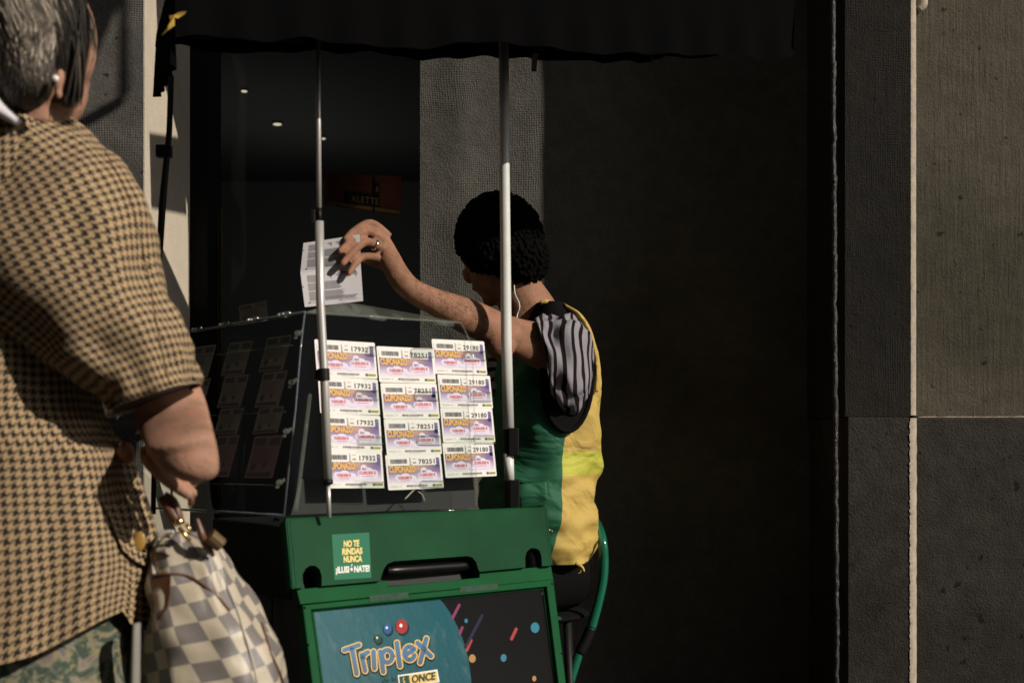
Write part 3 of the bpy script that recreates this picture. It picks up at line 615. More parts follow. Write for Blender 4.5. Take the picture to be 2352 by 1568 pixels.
def ticket_mesh(num):
    mb = MB(); f = lambda l: (lambda x, y: Vector((x, -y, 0.0003 * l)))
    mb.face([f(0)(*p) for p in rrect(0.0, 0.0, 1.0, 0.995, 0.03)], 0)
    mb.face([f(1)(*p) for p in rrect(0.03, 0.30, 0.965, 0.82, 0.03)], 1)
    mb.face([f(1)(*p) for p in rrect(0.895, 0.10, 0.965, 0.40, 0.03)], 6)
    mb.face([f(1)(*p) for p in rrect(0.425, 0.09, 0.435, 0.34, 0.004)], 6)
    mb.face([f(2)(*p) for p in rrect(0.445, 0.10, 0.90, 0.315, 0.03)], 0)
    mb.face([f(2)(*p) for p in rrect(0.03, 0.10, 0.42, 0.315, 0.03)], 0)
    x = 0.075; rnd = random.Random(int(num))
    while x < 0.375:
        w_ = rnd.uniform(0.006, 0.016); mb.face([f(3)(*p) for p in ((x, 0.13), (x + w_, 0.13), (x + w_, 0.255), (x, 0.255))], 5); x += w_ + rnd.uniform(0.003, 0.008)
    mb.face([f(3)(*p) for p in ((0.475, 0.12), (0.54, 0.12), (0.54, 0.135), (0.475, 0.135))], 4)
    put_text(mb, '042', f(3), 0.475, 0.265, 0.06, 0.05, 5, 0.02)
    put_text(mb, num, f(3), 0.575, 0.27, 0.30, 0.125, 5, 0.035, (1, 0), (0, -1), 1.15)
    put_text(mb, 'M', f(3), 0.915, 0.20, 0.03, 0.05, 7)
    put_text(mb, 'CUPONAZO', f(2), 0.045, 0.515, 0.47, 0.17, 10, 0.05); put_text(mb, 'CUPONAZO', f(3), 0.04, 0.50, 0.47, 0.17, 2, 0.045)
    for cx, cy, rx, ry in ((0.60, 0.60, 0.055, 0.08), (0.66, 0.48, 0.06, 0.10), (0.74, 0.55, 0.08, 0.10), (0.84, 0.60, 0.06, 0.09), (0.70, 0.66, 0.14, 0.11), (0.82, 0.68, 0.08, 0.09),
                           (0.20, 0.66, 0.07, 0.09), (0.32, 0.64, 0.09, 0.11), (0.44, 0.67, 0.07, 0.08), (0.30, 0.72, 0.15, 0.08), (0.55, 0.75, 0.08, 0.06)):
        disc(mb, f(2.2 + 0.5 * cx), cx, cy, rx, ry, 3, 14)
    put_text(mb, 'BAC', f(4), 0.63, 0.52, 0.08, 0.06, 6, 0.02)
    put_text(mb, '15.000.000 €', f(4), 0.565, 0.635, 0.30, 0.085, 4, 0.03); put_text(mb, '9.000.000 €', f(4), 0.19, 0.70, 0.24, 0.08, 4, 0.03)
    for x, y, w_ in ((0.62, 0.675, 0.20), (0.23, 0.735, 0.17)): mb.face([f(4)(*p) for p in ((x, y), (x + w_, y), (x + w_, y + 0.014), (x, y + 0.014))], 4)
    put_text(mb, '28 JUN. 19', f(1), 0.04, 0.925, 0.20, 0.05, 7)
    x = 0.33
    while x < 0.70:
        w_ = rnd.uniform(0.006, 0.016); mb.face([f(1)(*p) for p in ((x, 0.87), (x + w_, 0.87), (x + w_, 0.925), (x, 0.925))], 5); x += w_ + rnd.uniform(0.004, 0.010)
    mb.face([f(1)(*p) for p in ((0.40, 0.94), (0.62, 0.94), (0.62, 0.95), (0.40, 0.95))], 7)
    mb.face([f(1)(*p) for p in ((0.80, 0.865), (0.98, 0.865), (0.98, 0.935), (0.80, 0.935))], 9); mb.face([f(2)(*p) for p in ((0.80, 0.865), (0.845, 0.865), (0.845, 0.935), (0.80, 0.935))], 8)
    put_text(mb, 'ONCE', f(2), 0.855, 0.925, 0.115, 0.045, 8, 0.03)
    return mb
def place4(o, pl, tl, tr, bl, br, off=0.0):
    TL, TR, BL, BR = [pl.at(*p, off) for p in (tl, tr, bl, br)]
    X = (TR - TL + BR - BL) / 2; Y = (TL - BL + TR - BR) / 2; n = pl.n
    x = (X - n * X.dot(n)).normalized(); y = n.cross(x)
    o.rotation_mode = 'QUATERNION'; o.rotation_quaternion = Matrix((x, y, n)).transposed().to_quaternion()
    o.location = TL; o.scale = (X.length, abs(Y.dot(y)), 1)
def ZT(x, y): return (689 + 0.27466 * x, 746.5 + 0.27466 * y)
cols = {'17932': [((120, 118), (628, 145)), ((150, 428), (652, 450)), ((178, 735), (675, 753)), ((200, 1040), (688, 1057)), ((222, 1375), (702, 1362))],
        '78251': [((638, 175), (1110, 200)), ((672, 482), (1148, 490)), ((700, 785), (1163, 783)), ((712, 1085), (1172, 1078)), ((718, 1385), (1186, 1362))],
        '29180': [((1100, 115), (1538, 140)), ((1148, 412), (1588, 420)), ((1172, 690), (1612, 697)), ((1190, 985), (1620, 978)), ((1205, 1280), (1630, 1262))]}
ordn = ['topmost', 'second', 'third', 'lowest']; colname = {'17932': 'left column behind the aluminium pole', '78251': 'middle column', '29180': 'right column'}
for num, rows in cols.items():
    src = None
    for i in range(4):
        if src is None:
            o = ticket_mesh(num).build('lottery_ticket', TM, None, weld=False); src = o
        else:
            o = src.copy(); COL.objects.link(o)
        place4(o, FP, ZT(*rows[i][0]), ZT(*rows[i][1]), ZT(*rows[i + 1][0]), ZT(*rows[i + 1][1]), 0.004 + 0.0012 * (num == '78251'))
        tag(o, f'purple and white lottery ticket numbered {num}, {ordn[i]} in the {colname[num]}', 'lottery ticket', 'lottery tickets on the front of the case')
# clear clips over the tickets
for x1, y1, x2, y2 in ((560, 178, 645, 250), (465, 545, 668, 622), (490, 930, 705, 992), (510, 1310, 715, 1362), (930, 192, 1120, 268), (960, 555, 1160, 628), (985, 925, 1185, 1000), (1010, 1300, 1205, 1352), (1370, 215, 1565, 292), (1425, 560, 1610, 635), (1450, 920, 1640, 985)):
    mb = MB(); pts = [FP.at(*ZT(*p), 0.0085) for p in rrect(x1, y1, x2, y2, 14)]; mb.prism(pts, FP.n, 0.0018)
    mb.build('clip', M_glass, case)
    mb = MB(); pts = [FP.at(*ZT(*p), 0.0087) for p in [(x1, y1 + 14), (x1, y2 - 12), (x1 + 14, y2), (x2, y2)]]; mb.tube(pts, 0.0006, 0, 6, True, False); mb.tube([FP.at(*ZT(x1 + 14, y1), 0.0087), FP.at(*ZT(x2, y1), 0.0087)], 0.0005, 0, 6, True, False)
    mb.build('clip_edge', mat('clip edge', (0.12, 0.11, 0.10), 0.3), case)
# side tickets, in shade
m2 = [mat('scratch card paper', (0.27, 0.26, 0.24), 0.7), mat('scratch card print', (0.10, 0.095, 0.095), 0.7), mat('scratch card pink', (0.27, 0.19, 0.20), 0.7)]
def side_mesh(k):
    mb = MB(); f = lambda l: (lambda x, y: Vector((x, -y, 0.0004 * l)))
    mb.face([f(0)(*p) for p in rrect(0, 0, 1, 0.97, 0.02)], 2 if k else 0)
    for q in ((0.06, 0.06, 0.46, 0.22), (0.60, 0.06, 0.94, 0.22), (0.05, 0.84, 0.9, 0.93)): mb.face([f(1)(*p) for p in rrect(*q, 0.01)], 1)
    for i in range(7): mb.face([f(1)(*p) for p in rrect(0.10, 0.28 + 0.055 * i, 0.65 + 0.2 * ((i * 37) % 10) / 10, 0.295 + 0.055 * i, 0.004)], 1)
    disc(mb, f(1), 0.22, 0.72, 0.10, 0.09, 1); disc(mb, f(1), 0.60, 0.68, 0.06, 0.05, 1)
    return mb
def z5(x, y): return (402 + 0.3295 * x, 689 + 0.3295 * y)
cA = [((380, 300), (540, 278)), ((350, 530), (522, 520)), ((318, 760), (482, 752)), ((300, 945), (460, 935)), ((280, 1238), (425, 1242))]
cB = [((645, 262), (825, 238)), ((618, 505), (785, 490)), ((585, 755), (757, 745)), ((558, 948), (742, 925)), ((515, 1235), (728, 1250))]
cC = [((120, 330), (290, 310)), ((80, 560), (250, 545)), ((40, 780), (215, 770)), ((20, 960), (190, 950)), ((0, 1230), (160, 1235))]
srcs = {}
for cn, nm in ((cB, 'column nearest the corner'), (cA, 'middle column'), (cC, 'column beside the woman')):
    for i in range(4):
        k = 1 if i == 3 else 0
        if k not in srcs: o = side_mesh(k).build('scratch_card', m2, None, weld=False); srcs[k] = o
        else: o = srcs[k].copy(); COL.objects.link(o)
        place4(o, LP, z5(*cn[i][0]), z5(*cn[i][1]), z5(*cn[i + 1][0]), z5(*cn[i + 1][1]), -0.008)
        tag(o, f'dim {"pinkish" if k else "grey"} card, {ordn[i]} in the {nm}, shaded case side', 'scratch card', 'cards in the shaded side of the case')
mb = side_mesh(0); put_text(mb, '26590', lambda x, y: Vector((x, -y, 0.001)), 0.60, 0.20, 0.34, 0.13, 0, 0.02)
o = mb.build('scratch_card', m2, None, weld=False); tp = Pl(P(548, 703, 3.15), P(613, 691, 3.02), P(552, 745, 3.15)); place4(o, tp, (548, 703), (613, 691), (552, 750), (617, 738))
tag(o, 'dim lottery card standing upright above the rim of the case side', 'scratch card')

# ------------------------------------------------------------------ poles
M_alu = mat('brushed aluminium', (0.62, 0.61, 0.58), 0.36, metal=0.55, bump=0.05, bscale=60, stretch=(1, 1, 0.05))
M_white = mat('white painted tube', (0.62, 0.63, 0.60), 0.4, var=0.05, vscale=40)
t = thing('canopy_pole', 'telescopic aluminium pole with black clamps at the front corner of the stand', 'pole', P(757, 1187, 2.69), 'poles holding the canopy')
S = lambda u, v: P(u, v, 2.69 - 0.0 * v)
MB().tube([S(731, 60), S(731.5, 270), S(733, 482)], [0.0040, 0.0047, 0.0047], 0, 20, True, False).build('upper_tube', M_alu, t, True)
MB().tube([S(733.5, 508), S(736, 700), S(745, 870), S(754, 1108)], 0.0083, 0, 24, True, False).build('middle_tube', M_alu, t, True)
MB().tube([S(754, 1106), S(756, 1188)], 0.0042, 0, 16, True, False).build('lower_tube', M_alu, t, True)
MB().tube([S(733, 478), S(733.6, 512)], 0.0050, 0, 16, True, False).build('collar', M_blackplastic, t, True)
MB().box((S(719, 495)), (0.009, 0.012, 0.022)).build('clamp_knob', M_blackplastic, t, bevel=0.002)
MB().tube([S(742.5, 846), S(744, 874)], 0.0115, 0, 20, True, False).box(S(727, 860) + Vector((0, 0.004, 0)), (0.026, 0.016, 0.018)).build('clamp', M_blackplastic, t, bevel=0.0015, smooth=False)
MB().tube([S(753.4, 1100), S(754, 1112)], 0.0092, 0, 20, True, False).build('end_ring', M_blackplastic, t, True)
t = thing('canopy_pole', 'thick white pole in front of the seated seller, with black clamps at its foot', 'pole', P(1171, 1168, 2.98), 'poles holding the canopy')
S = lambda u, v: P(u, v, 3.10)
MB().tube([S(1157, 75), S(1159, 395), S(1163, 780), S(1168, 985)], [0.0108, 0.0110, 0.0118, 0.0122], 0, 28, True, False).build('upper_tube', M_white, t, True)
MB().tube([S(1168, 1040), S(1170, 1104)], 0.0110, 0, 24, True, False).build('lower_tube', M_white, t, True)
MB().tube([S(1168, 985), S(1170, 1044)], 0.0120, 0, 20, True, False).box(S(1180, 1014), (0.022, 0.03, 0.060)).build('clamp', M_blackplastic, t, bevel=0.002)
MB().tube([S(1171, 1102), S(1172, 1170)], 0.0135, 0, 20, True, False).box(S(1182, 1134), (0.022, 0.03, 0.062)).build('socket', M_blackplastic, t, bevel=0.002)
t = thing('canopy_pole', 'thin black pole with clamps crossing the sunlit cream plaster', 'pole', P(360, 1180, 2.95), 'poles holding the canopy')
S = lambda u, v: P(u, v, 2.93)
MB().tube([S(393, 175), S(389, 300), S(373, 470), S(364, 630)], [0.006, 0.006, 0.0075, 0.0062], 0, 16, True, False).build('upper_tube', M_blackmetal, t, True)
MB().tube([S(364, 630), S(358, 800), S(352, 1180)], 0.0052, 0, 12, True, False).build('lower_tube', M_blackmetal, t, True)
MB().box(S(377, 348), (0.032, 0.02, 0.026)).build('clamp', M_blackplastic, t, bevel=0.003)
MB().box(S(365, 625), (0.012, 0.012, 0.030)).build('clamp', M_blackplastic, t, bevel=0.002)

# ------------------------------------------------------------------ canopy
ZB = 1.60
Q0 = Vector((-0.227, 2.58, 0)); cp = lambda k, e, z: Q0 + E1 * k + E2 * e + Vector((0, 0, z))
can = thing('canopy', 'black fabric canopy with a drooping valance over the stand', 'canopy', cp(0.3, 0.25, ZB))
M_can = mat('black canopy fabric', (0.0022, 0.0022, 0.0024), 0.97, spec=0.03)
K0, K1, D0 = -0.251, 1.03, 0.5
def zk(k): return 1.545 + 0.125 * (k + 0.4)          # the canopy tilts up to the right
KF = -0.40                                       # the left end sits further out at the front
def kc(t_, e): k0 = KF + (K0 - KF) * e / D0; k_ = k0 + (K1 - k0) * t_; return cp(k_, e, 0)
def kof(p): return (Vector((p.x, p.y, 0)) - Q0).dot(E1)
mb = MB(); rows = []
for i in range(13):
    e = D0 * i / 12; rows.append([kc(j / 24, e) + Vector((0, 0, zk(kof(kc(j / 24, e))) + 0.13 + 0.10 * math.sin(math.pi * i / 12) * math.sin(math.pi * j / 24) ** 0.6)) for j in range(25)])
mb.grid(rows); mb.build('roof_cloth', M_can, can, True)
def valance(a, b_, n, seed, za, zb_):
    mb = MB(); rows = []; L_ = (b_ - a).length
    for i in range(7):
        r = []
        for j in range(n + 1):
            t_ = j / n; p = a.lerp(b_, t_); wv = 0.008 * math.sin(t_ * L_ * 60 + seed) * (i / 6)
            zb = za + (zb_ - za) * t_
            zz = zb + 0.012 * noise.noise(Vector((t_ * L_ * 9, seed, 0))) + 0.010 * abs(math.sin(t_ * L_ * 7 + seed))
            q = p + (b_ - a).normalized().cross(Vector((0, 0, 1))) * wv; zt2 = zk(kof(p)); q.z = zt2 + 0.135 + (zz - ZB - 0.135) * i / 6; r.append(q)
        rows.append(r)
    mb.grid(rows); return mb
valance(kc(0, 0), kc(1, 0), 90, 0.3, ZB, ZB).build('valance', M_can, can, True)
valance(kc(0, D0), kc(0, 0), 40, 2.1, ZB, ZB - 0.05).build('side_valance', M_can, can, True)
valance(kc(1, 0), kc(1, D0), 40, 4.1, ZB + 0.02, ZB + 0.11).build('side_valance', M_can, can, True)
valance(kc(0, D0), kc(1, D0), 80, 5.1, ZB + 0.10, ZB + 0.10).build('valance', M_can, can, True)
def ZL(x, y): return (x * 0.3296, y * 0.3296)
mb = MB()
rag = [(1298, 80), (1282, 104), (1236, 131), (1216, 122), (1216, 180), (1168, 214), (1126, 248), (1158, 205), (1172, 180), (1186, 150), (1180, 110), (1212, 106), (1240, 88)]
mb.prism([P(*ZL(*p), 2.325 + 0.006 * noise.noise(Vector((p[0] * .05, p[1] * .05, 0)))) for p in rag], Vector((0, -1, 0)), 0.0015)
tag(mb.build('yellow_rag', mat('yellow cloth', (0.40, 0.26, 0.035), 0.8, var=0.3, vscale=60), None), 'torn yellow scrap hanging at the left corner of the black canopy', 'rag')

# ================================================================== people
def skin(name, col, red):
    m, N, L, b = base(name, 0.68); b.inputs['Specular IOR Level'].default_value = 0.22; tc = N.new('ShaderNodeTexCoord')
    n = N.new('ShaderNodeTexNoise'); n.inputs['Scale'].default_value = 30; n.inputs['Detail'].default_value = 6; L.new(tc.outputs['Object'], n.inputs[0])
    c = ramp(N, L, n.outputs[0], [(0.30, tuple(x * 0.72 for x in col)), (0.5, col), (0.68, red)])
    v = N.new('ShaderNodeTexVoronoi'); v.inputs['Scale'].default_value = 70 if 'older' in name else 25; L.new(tc.outputs['Object'], v.inputs[0])
    f = N.new('ShaderNodeMapRange'); f.inputs['From Min'].default_value = 0.16; f.inputs['From Max'].default_value = 0.05; f.inputs['To Max'].default_value = 0.35; L.new(v.outputs[0], f.inputs[0])
    if 'older' not in name: f.inputs['To Max'].default_value = 0.0
    L.new(mixc(N, L, f.outputs[0], c, tuple(x * 0.45 for x in col)), b.inputs['Base Color'])
    n2 = N.new('ShaderNodeTexNoise'); n2.inputs['Scale'].default_value = 160; n2.inputs['Detail'].default_value = 5; L.new(tc.outputs['Object'], n2.inputs[0])
    bp = N.new('ShaderNodeBump'); bp.inputs['Strength'].default_value = 0.35; bp.inputs['Distance'].default_value = 0.003; L.new(n2.outputs[0], bp.inputs['Height']); L.new(bp.outputs[0], b.inputs['Normal'])
    b.inputs['Subsurface Weight'].default_value = 0.05; b.inputs['Subsurface Radius'].default_value = (0.01, 0.004, 0.002); return m
M_skin1 = skin('tanned skin', (0.255, 0.130, 0.078), (0.32, 0.155, 0.10))
M_skin2 = skin('older freckled skin', (0.33, 0.185, 0.125), (0.40, 0.20, 0.14))

# ---- the seller
sel = thing('person', 'seated ticket seller in striped shirt and green and yellow vest reaching out a paper', 'person', (0.1, 3.45, 0))
fwd = Vector((-0.85, -0.53, 0)).normalized(); sid = Vector((0.53, -0.85, 0)).normalized(); up = Vector((0, 0, 1))
def C(u, v, d): return P(u, v, d)
mb = MB()
hc = C(1146, 572, 3.46)
hf_ = Vector((-0.80, 0.42, -0.42)).normalized(); hs2 = hf_.cross(up).normalized(); hu = hs2.cross(hf_).normalized()
HM = Matrix((hf_, hs2, hu)).transposed()
if HM.determinant() < 0: HM = Matrix((hf_, -hs2, hu)).transposed()
mb.ell(hc + hu * 0.015, (0.098, 0.078, 0.112), 0, HM, 28, 18)                    # skull
mb.ell(hc + hf_ * 0.035 - hu * 0.05, (0.062, 0.058, 0.075), 0, HM, 24, 16)      # jaw
mb.ell(hc + hf_ * 0.104 - hu * 0.018, (0.013, 0.010, 0.022), 0, HM, 14, 10)     # nose
mb.ell(hc + hf_ * 0.09 - hu * 0.058, (0.014, 0.024, 0.010), 0, HM, 14, 10)      # mouth
mb.ell(hc + hf_ * 0.085 + hu * 0.018, (0.014, 0.040, 0.010), 0, HM, 14, 10)     # brow
mb.ell(hc + hf_ * 0.068 - hu * 0.100, (0.024, 0.024, 0.018), 0, HM, 14, 10)     # chin
for k in (-1, 1): mb.ell(hc + HM @ Vector((-0.005, 0.080 * k, -0.015)), (0.018, 0.008, 0.030), 0, HM, 14, 10)   # ears
nb = C(1218, 728, 3.47)
mb.tube([hc - hu * 0.055 - hf_ * 0.005, hc.lerp(nb, 0.62), nb, nb - up * 0.06], [0.056, 0.060, 0.074, 0.11], 0, 24)
ch = C(1215, 780, 3.48)
torso = []
for v, a, b_, cu, cd in ((722, .05, .10, 1222, 3.48), (755, .085, .165, 1218, 3.48), (820, .105, .190, 1222, 3.48), (950, .105, .165, 1226, 3.48), (1080, .100, .145, 1230, 3.48), (1200, .095, .13, 1228, 3.49), (1300, .10, .13, 1215, 3.52)):
    torso.append((C(cu, v, cd), fwd * a, sid * b_))
mb.loft(torso, 0, 32, 4)
# reaching arm (shoulder, elbow, wrist) and hand
sh = C(1318, 800, 3.30)
mb.loft([sec(1330, 745, 1330, 870, 3.33, .055), sec(1280, 742, 1275, 862, 3.28, .052), sec(1225, 738, 1222, 842, 3.24, .048), sec(1165, 722, 1165, 812, 3.20, .043), sec(1112, 698, 1104, 785, 3.17, .042), sec(1062, 680, 1052, 762, 3.14, .040),
         sec(1008, 664, 998, 728, 3.11, .034), sec(962, 644, 937, 694, 3.08, .028), sec(936, 615, 900, 660, 3.07, .023), sec(917, 582, 876, 616, 3.062, .020), sec(902, 556, 864, 592, 3.055, .018), sec(893, 542, 862, 586, 3.05, .015)], 0, 26, 4)
mb.ell(P(872, 556, 3.066), (.026, .011, .022), 0, None, 20, 12); mb.ell(P(858, 542, 3.060), (.018, .009, .020), 0, None, 16, 10)
for u, v, r_ in ((1150, 792, .034), (1080, 735, .036)): mb.ell(P(u, v, 3.17 if u > 1000 else 3.05), (r_, r_ * .8, r_), 0, None, 16, 10)
fing = [([(893, 545), (853, 514), (816, 529), (794, 549)], 3.065, 3.045, 3.015, 2.990, (.0106, .0100, .0086, .0070)),
        ([(889, 558), (842, 530), (804, 557), (781, 577)], 3.052, 3.030, 3.000, 2.982, (.0108, .0102, .0088, .0071)),
        ([(882, 573), (839, 556), (807, 583), (787, 605)], 3.040, 3.020, 2.992, 2.978, (.0106, .0100, .0086, .0070)),
        ([(872, 592), (833, 590), (814, 608), (802, 628)], 3.032, 3.010, 2.990, 2.980, (.0096, .0090, .0076, .0062))]
for pts, d0, d1, d2, d3, rr in fing:
    mb.tube([P(*p, d) for p, d in zip(pts, (d0, d1, d2, d3))], list(rr), 0, 16)
    mb.ell(P(*pts[3], d3), (rr[3],) * 3, 0, None, 12, 8)
mb.tube([P(895, 610, 3.07), P(860, 600, 3.075), P(830, 592, 3.05), P(806, 580, 3.018)], [.015, .0135, .012, .009], 0, 16)   # thumb behind the paper
mb.ell(P(806, 580, 3.018), (.009, .009, .009), 0, None, 12, 8)
# far arm hanging down, hips and legs
fs = ch - sid * 0.165
mb.tube([fs - up * 0.01, fs + fwd * 0.06 - up * 0.26, fs + fwd * 0.30 - up * 0.30, fs + fwd * 0.36 - up * 0.30], [.05, .042, .028, .024], 0, 18)
for k in range(4): mb.tube([fs + fwd * 0.35 - up * (0.285 + 0.012 * k), fs + fwd * (0.42) - up * (0.29 + 0.016 * k), fs + fwd * 0.44 - up * (0.315 + 0.014 * k)], [.010, .009, .007], 0, 10)
mb.tube([fs + fwd * 0.31 - up * 0.29, fs + fwd * 0.36 - up * 0.265 + sid * 0.02, fs + fwd * 0.39 - up * 0.265 + sid * 0.02], [.012, .010, .008], 0, 10)
hip = C(1215, 1300, 3.52)
for k, kn in ((1, 0.13), (-1, 0.15)):
    h0 = hip + sid * 0.09 * k; kk = h0 + fwd * 0.42 + sid * 0.03 * k; kk.z = 0.52; an = kk - fwd * 0.05; an.z = 0.09
    mb.tube([h0, h0.lerp(kk, 0.5), kk, kk.lerp(an, .45), an], [.088, .076, .058, .055, .040], 0, 20)
    mb.tube([an + Vector((0, 0, 0)) - fwd * 0.03 - up * .045, an - up * 0.05 + fwd * 0.08, an - up * 0.062 + fwd * 0.19], [.038, .040, .026], 0, 14)
vb = mb.build('body', M_skin1, sel, fuse=0.0032)
# hair on the forearm
from mathutils.bvhtree import BVHTree
vm_ = vb.data; vbt = BVHTree.FromPolygons([v.co for v in vm_.vertices], [tuple(p.vertices) for p in vm_.polygons])
rnd = random.Random(21); mb = MB(); o_ = Vector((0, 0, ZC))
for k in range(700):
    t_ = rnd.random(); u = 950 + 165 * t_; v0 = 640 + (735 - 640) * t_; v = v0 + rnd.uniform(-38, 38)
    h = vbt.ray_cast(o_, (P(u, v, 1) - o_).normalized())
    if h[0] is None or h[0].y > 3.25: continue
    d_ = (P(u + 9 + rnd.uniform(-3, 3), v + 10 + rnd.uniform(-7, 7), h[0].y) - h[0]); a = h[0] + h[1] * 0.0002; b_ = a + d_.normalized() * 0.010 + h[1] * 0.0016; sd_ = d_.cross(h[1]).normalized() * 0.00012
    mb.face([a - sd_, a + sd_, b_]); mb.face([a, a + h[1] * 0.0003, b_])
mb.build('arm_hair', mat('dark arm hair', (0.085, 0.045, 0.025), 0.7, spec=0.1), sel, weld=False)
# ring, hair, ear cord
c0 = P(862, 563, 3.031); ax = (P(882, 572, 3.040) - P(838, 552, 3.020)).normalized(); o1 = ax.orthogonal().normalized(); o2 = ax.cross(o1)
MB().tube([c0 + (o1 * math.cos(a) + o2 * math.sin(a)) * 0.0116 for a in [2 * math.pi * k / 24 for k in range(25)]], 0.0022, 0, 10, False, False).build('ring', mat('silver ring', (0.8, 0.78, 0.72), 0.18, metal=1.0), sel, True)
rnd = random.Random(3); mb = MB()
M_blackhair = mat('black hair', (0.0025, 0.0022, 0.002), 0.9, spec=0.05)
mb.ell(hc - hf_ * 0.010 + hu * 0.022, (0.105, 0.093, 0.116), 0, HM, 28, 18)
for k in range(1300):
    z = rnd.uniform(-0.55, 1); a = rnd.uniform(0, 6.283); s_ = math.sqrt(max(0, 1 - z * z))
    d_ = Vector((s_ * math.cos(a) * 0.108, s_ * math.sin(a) * 0.090, z * 0.115))
    if d_.x > 0.075 and z < 0.1: continue
    p = hc - hf_ * 0.010 + hu * 0.020 + HM @ d_
    mb.ell(p, (rnd.uniform(.003, .008),) * 3, 0, None, 7, 4)
for k in range(900):
    z = rnd.uniform(-1, 0.6); a = rnd.uniform(0, 6.283); s_ = math.sqrt(1 - z * z); e_ = k % 2
    cc, rr_ = ((hc - hf_ * 0.045 - hu * 0.045, (0.062, 0.078, 0.070)), (hc - hu * 0.01, (0.075, 0.094, 0.075)))[e_]
    mb.ell(cc + HM @ Vector((s_ * math.cos(a) * rr_[0], s_ * math.sin(a) * rr_[1], z * rr_[2])), (rnd.uniform(.003, .008),) * 3, 0, None, 7, 4)
mb.ell(hc - hf_ * 0.045 - hu * 0.045, (0.062, 0.078, 0.070), 0, HM, 24, 16); mb.ell(hc - hu * 0.01, (0.075, 0.094, 0.075), 0, HM, 24, 16)
mb.build('hair', M_blackhair, sel, True)
MB().tube([C(1181, 655, 3.36), C(1183, 675, 3.355), C(1192, 695, 3.35), C(1193, 708, 3.348), C(1189, 720, 3.35), C(1185, 740, 3.34)], 0.0014, 0, 8).build('ear_cord', M_white, sel, True)
# striped shirt: sleeve and body
m, N, L, b = base('striped jersey', 0.95); b.inputs['Specular IOR Level'].default_value = 0.1; uvn = N.new('ShaderNodeUVMap'); s_ = N.new('ShaderNodeSeparateXYZ'); L.new(uvn.outputs[0], s_.inputs[0])
n = N.new('ShaderNodeTexNoise'); n.inputs['Scale'].default_value = 13; n.inputs['Detail'].default_value = 1; L.new(uvn.outputs[0], n.inputs[0])
ph = nmath(N, L, 'FRACT', nmath(N, L, 'ADD', nmath(N, L, 'MULTIPLY', s_.outputs[1], 1 / 0.026), nmath(N, L, 'MULTIPLY', n.outputs[0], 1.6)))
fm = N.new('ShaderNodeMapRange'); fm.inputs['From Min'].default_value = 0.56; fm.inputs['From Max'].default_value = 0.62; L.new(ph, fm.inputs[0])
L.new(mixc(N, L, fm.outputs[0], (0.23, 0.22, 0.25), (0.012, 0.008, 0.008)), b.inputs['Base Color'])
nb_ = N.new('ShaderNodeTexNoise'); nb_.inputs['Scale'].default_value = 900; L.new(uvn.outputs[0], nb_.inputs[0]); bp = N.new('ShaderNodeBump'); bp.inputs['Strength'].default_value = 0.3; bp.inputs['Distance'].default_value = 0.001; L.new(nb_.outputs[0], bp.inputs['Height']); L.new(bp.outputs[0], b.inputs['Normal'])
M_stripe = m
def foldf(amp, fr, fa, seed=0.0):
    return lambda a, t_, q: amp * (noise.noise(Vector((math.cos(a) * fa, math.sin(a) * fa, t_ * fr + seed))) + 0.5 * noise.noise(Vector((math.cos(a) * fa * 2.1, math.sin(a) * fa * 2.1, t_ * fr * 2 + seed))))
mb = MB()
mb.loft([sec(1228, 738, 1262, 842, 3.245, .058), sec(1240, 733, 1262, 892, 3.25, .068), sec(1262, 728, 1276, 930, 3.26, .077), sec(1292, 727, 1300, 948, 3.27, .082), sec(1322, 733, 1330, 940, 3.29, .08), sec(1350, 752, 1350, 915, 3.32, .072), sec(1364, 780, 1360, 880, 3.36, .05)], 0, 56, 8, True, 0.85, foldf(0.020, 4.2, 1.9))
mb.build('shirt_sleeve', M_stripe, sel, True)
mb = MB(); mb.loft([(t_[0], t_[1] * 0.98 + t_[1].normalized() * 0.004, t_[2] * 0.98 + t_[2].normalized() * 0.004) for t_ in torso[1:-1]], 0, 40, 4, True, 1, foldf(0.004, 5, 1.5)); mb.build('shirt', M_stripe, sel, True)
# vest
def vest_mat(name, col, rough=0.75):
    m, N, L, b = base(name, rough); tc = N.new('ShaderNodeTexCoord'); mp_ = N.new('ShaderNodeMapping'); mp_.inputs['Scale'].default_value = (1, 1, 1.6); L.new(tc.outputs['Object'], mp_.inputs[0])
    n = N.new('ShaderNodeTexNoise'); n.inputs['Scale'].default_value = 8; n.inputs['Detail'].default_value = 2.5; n.inputs['Distortion'].default_value = 0.8; L.new(mp_.outputs[0], n.inputs[0])
    n2 = N.new('ShaderNodeTexNoise'); n2.inputs['Scale'].default_value = 600; L.new(mp_.outputs[0], n2.inputs[0])
    bp = N.new('ShaderNodeBump'); bp.inputs['Strength'].default_value = 0.8; bp.inputs['Distance'].default_value = 0.03; L.new(n.outputs[0], bp.inputs['Height'])
    bp2 = N.new('ShaderNodeBump'); bp2.inputs['Strength'].default_value = 0.2; bp2.inputs['Distance'].default_value = 0.001; L.new(n2.outputs[0], bp2.inputs['Height']); L.new(bp.outputs[0], bp2.inputs['Normal']); L.new(bp2.outputs[0], b.inputs['Normal'])
    b.inputs['Base Color'].default_value = (*col, 1); return m
M_vg = vest_mat('green vest cloth', (0.004, 0.088, 0.038)); M_vy = vest_mat('yellow vest cloth', (0.44, 0.31, 0.075)); M_vh = vest_mat('lime reflective band', (0.42, 0.42, 0.055)); M_vk = mat('black vest trim and shade', (0.006, 0.006, 0.006), 0.95, spec=0.05)
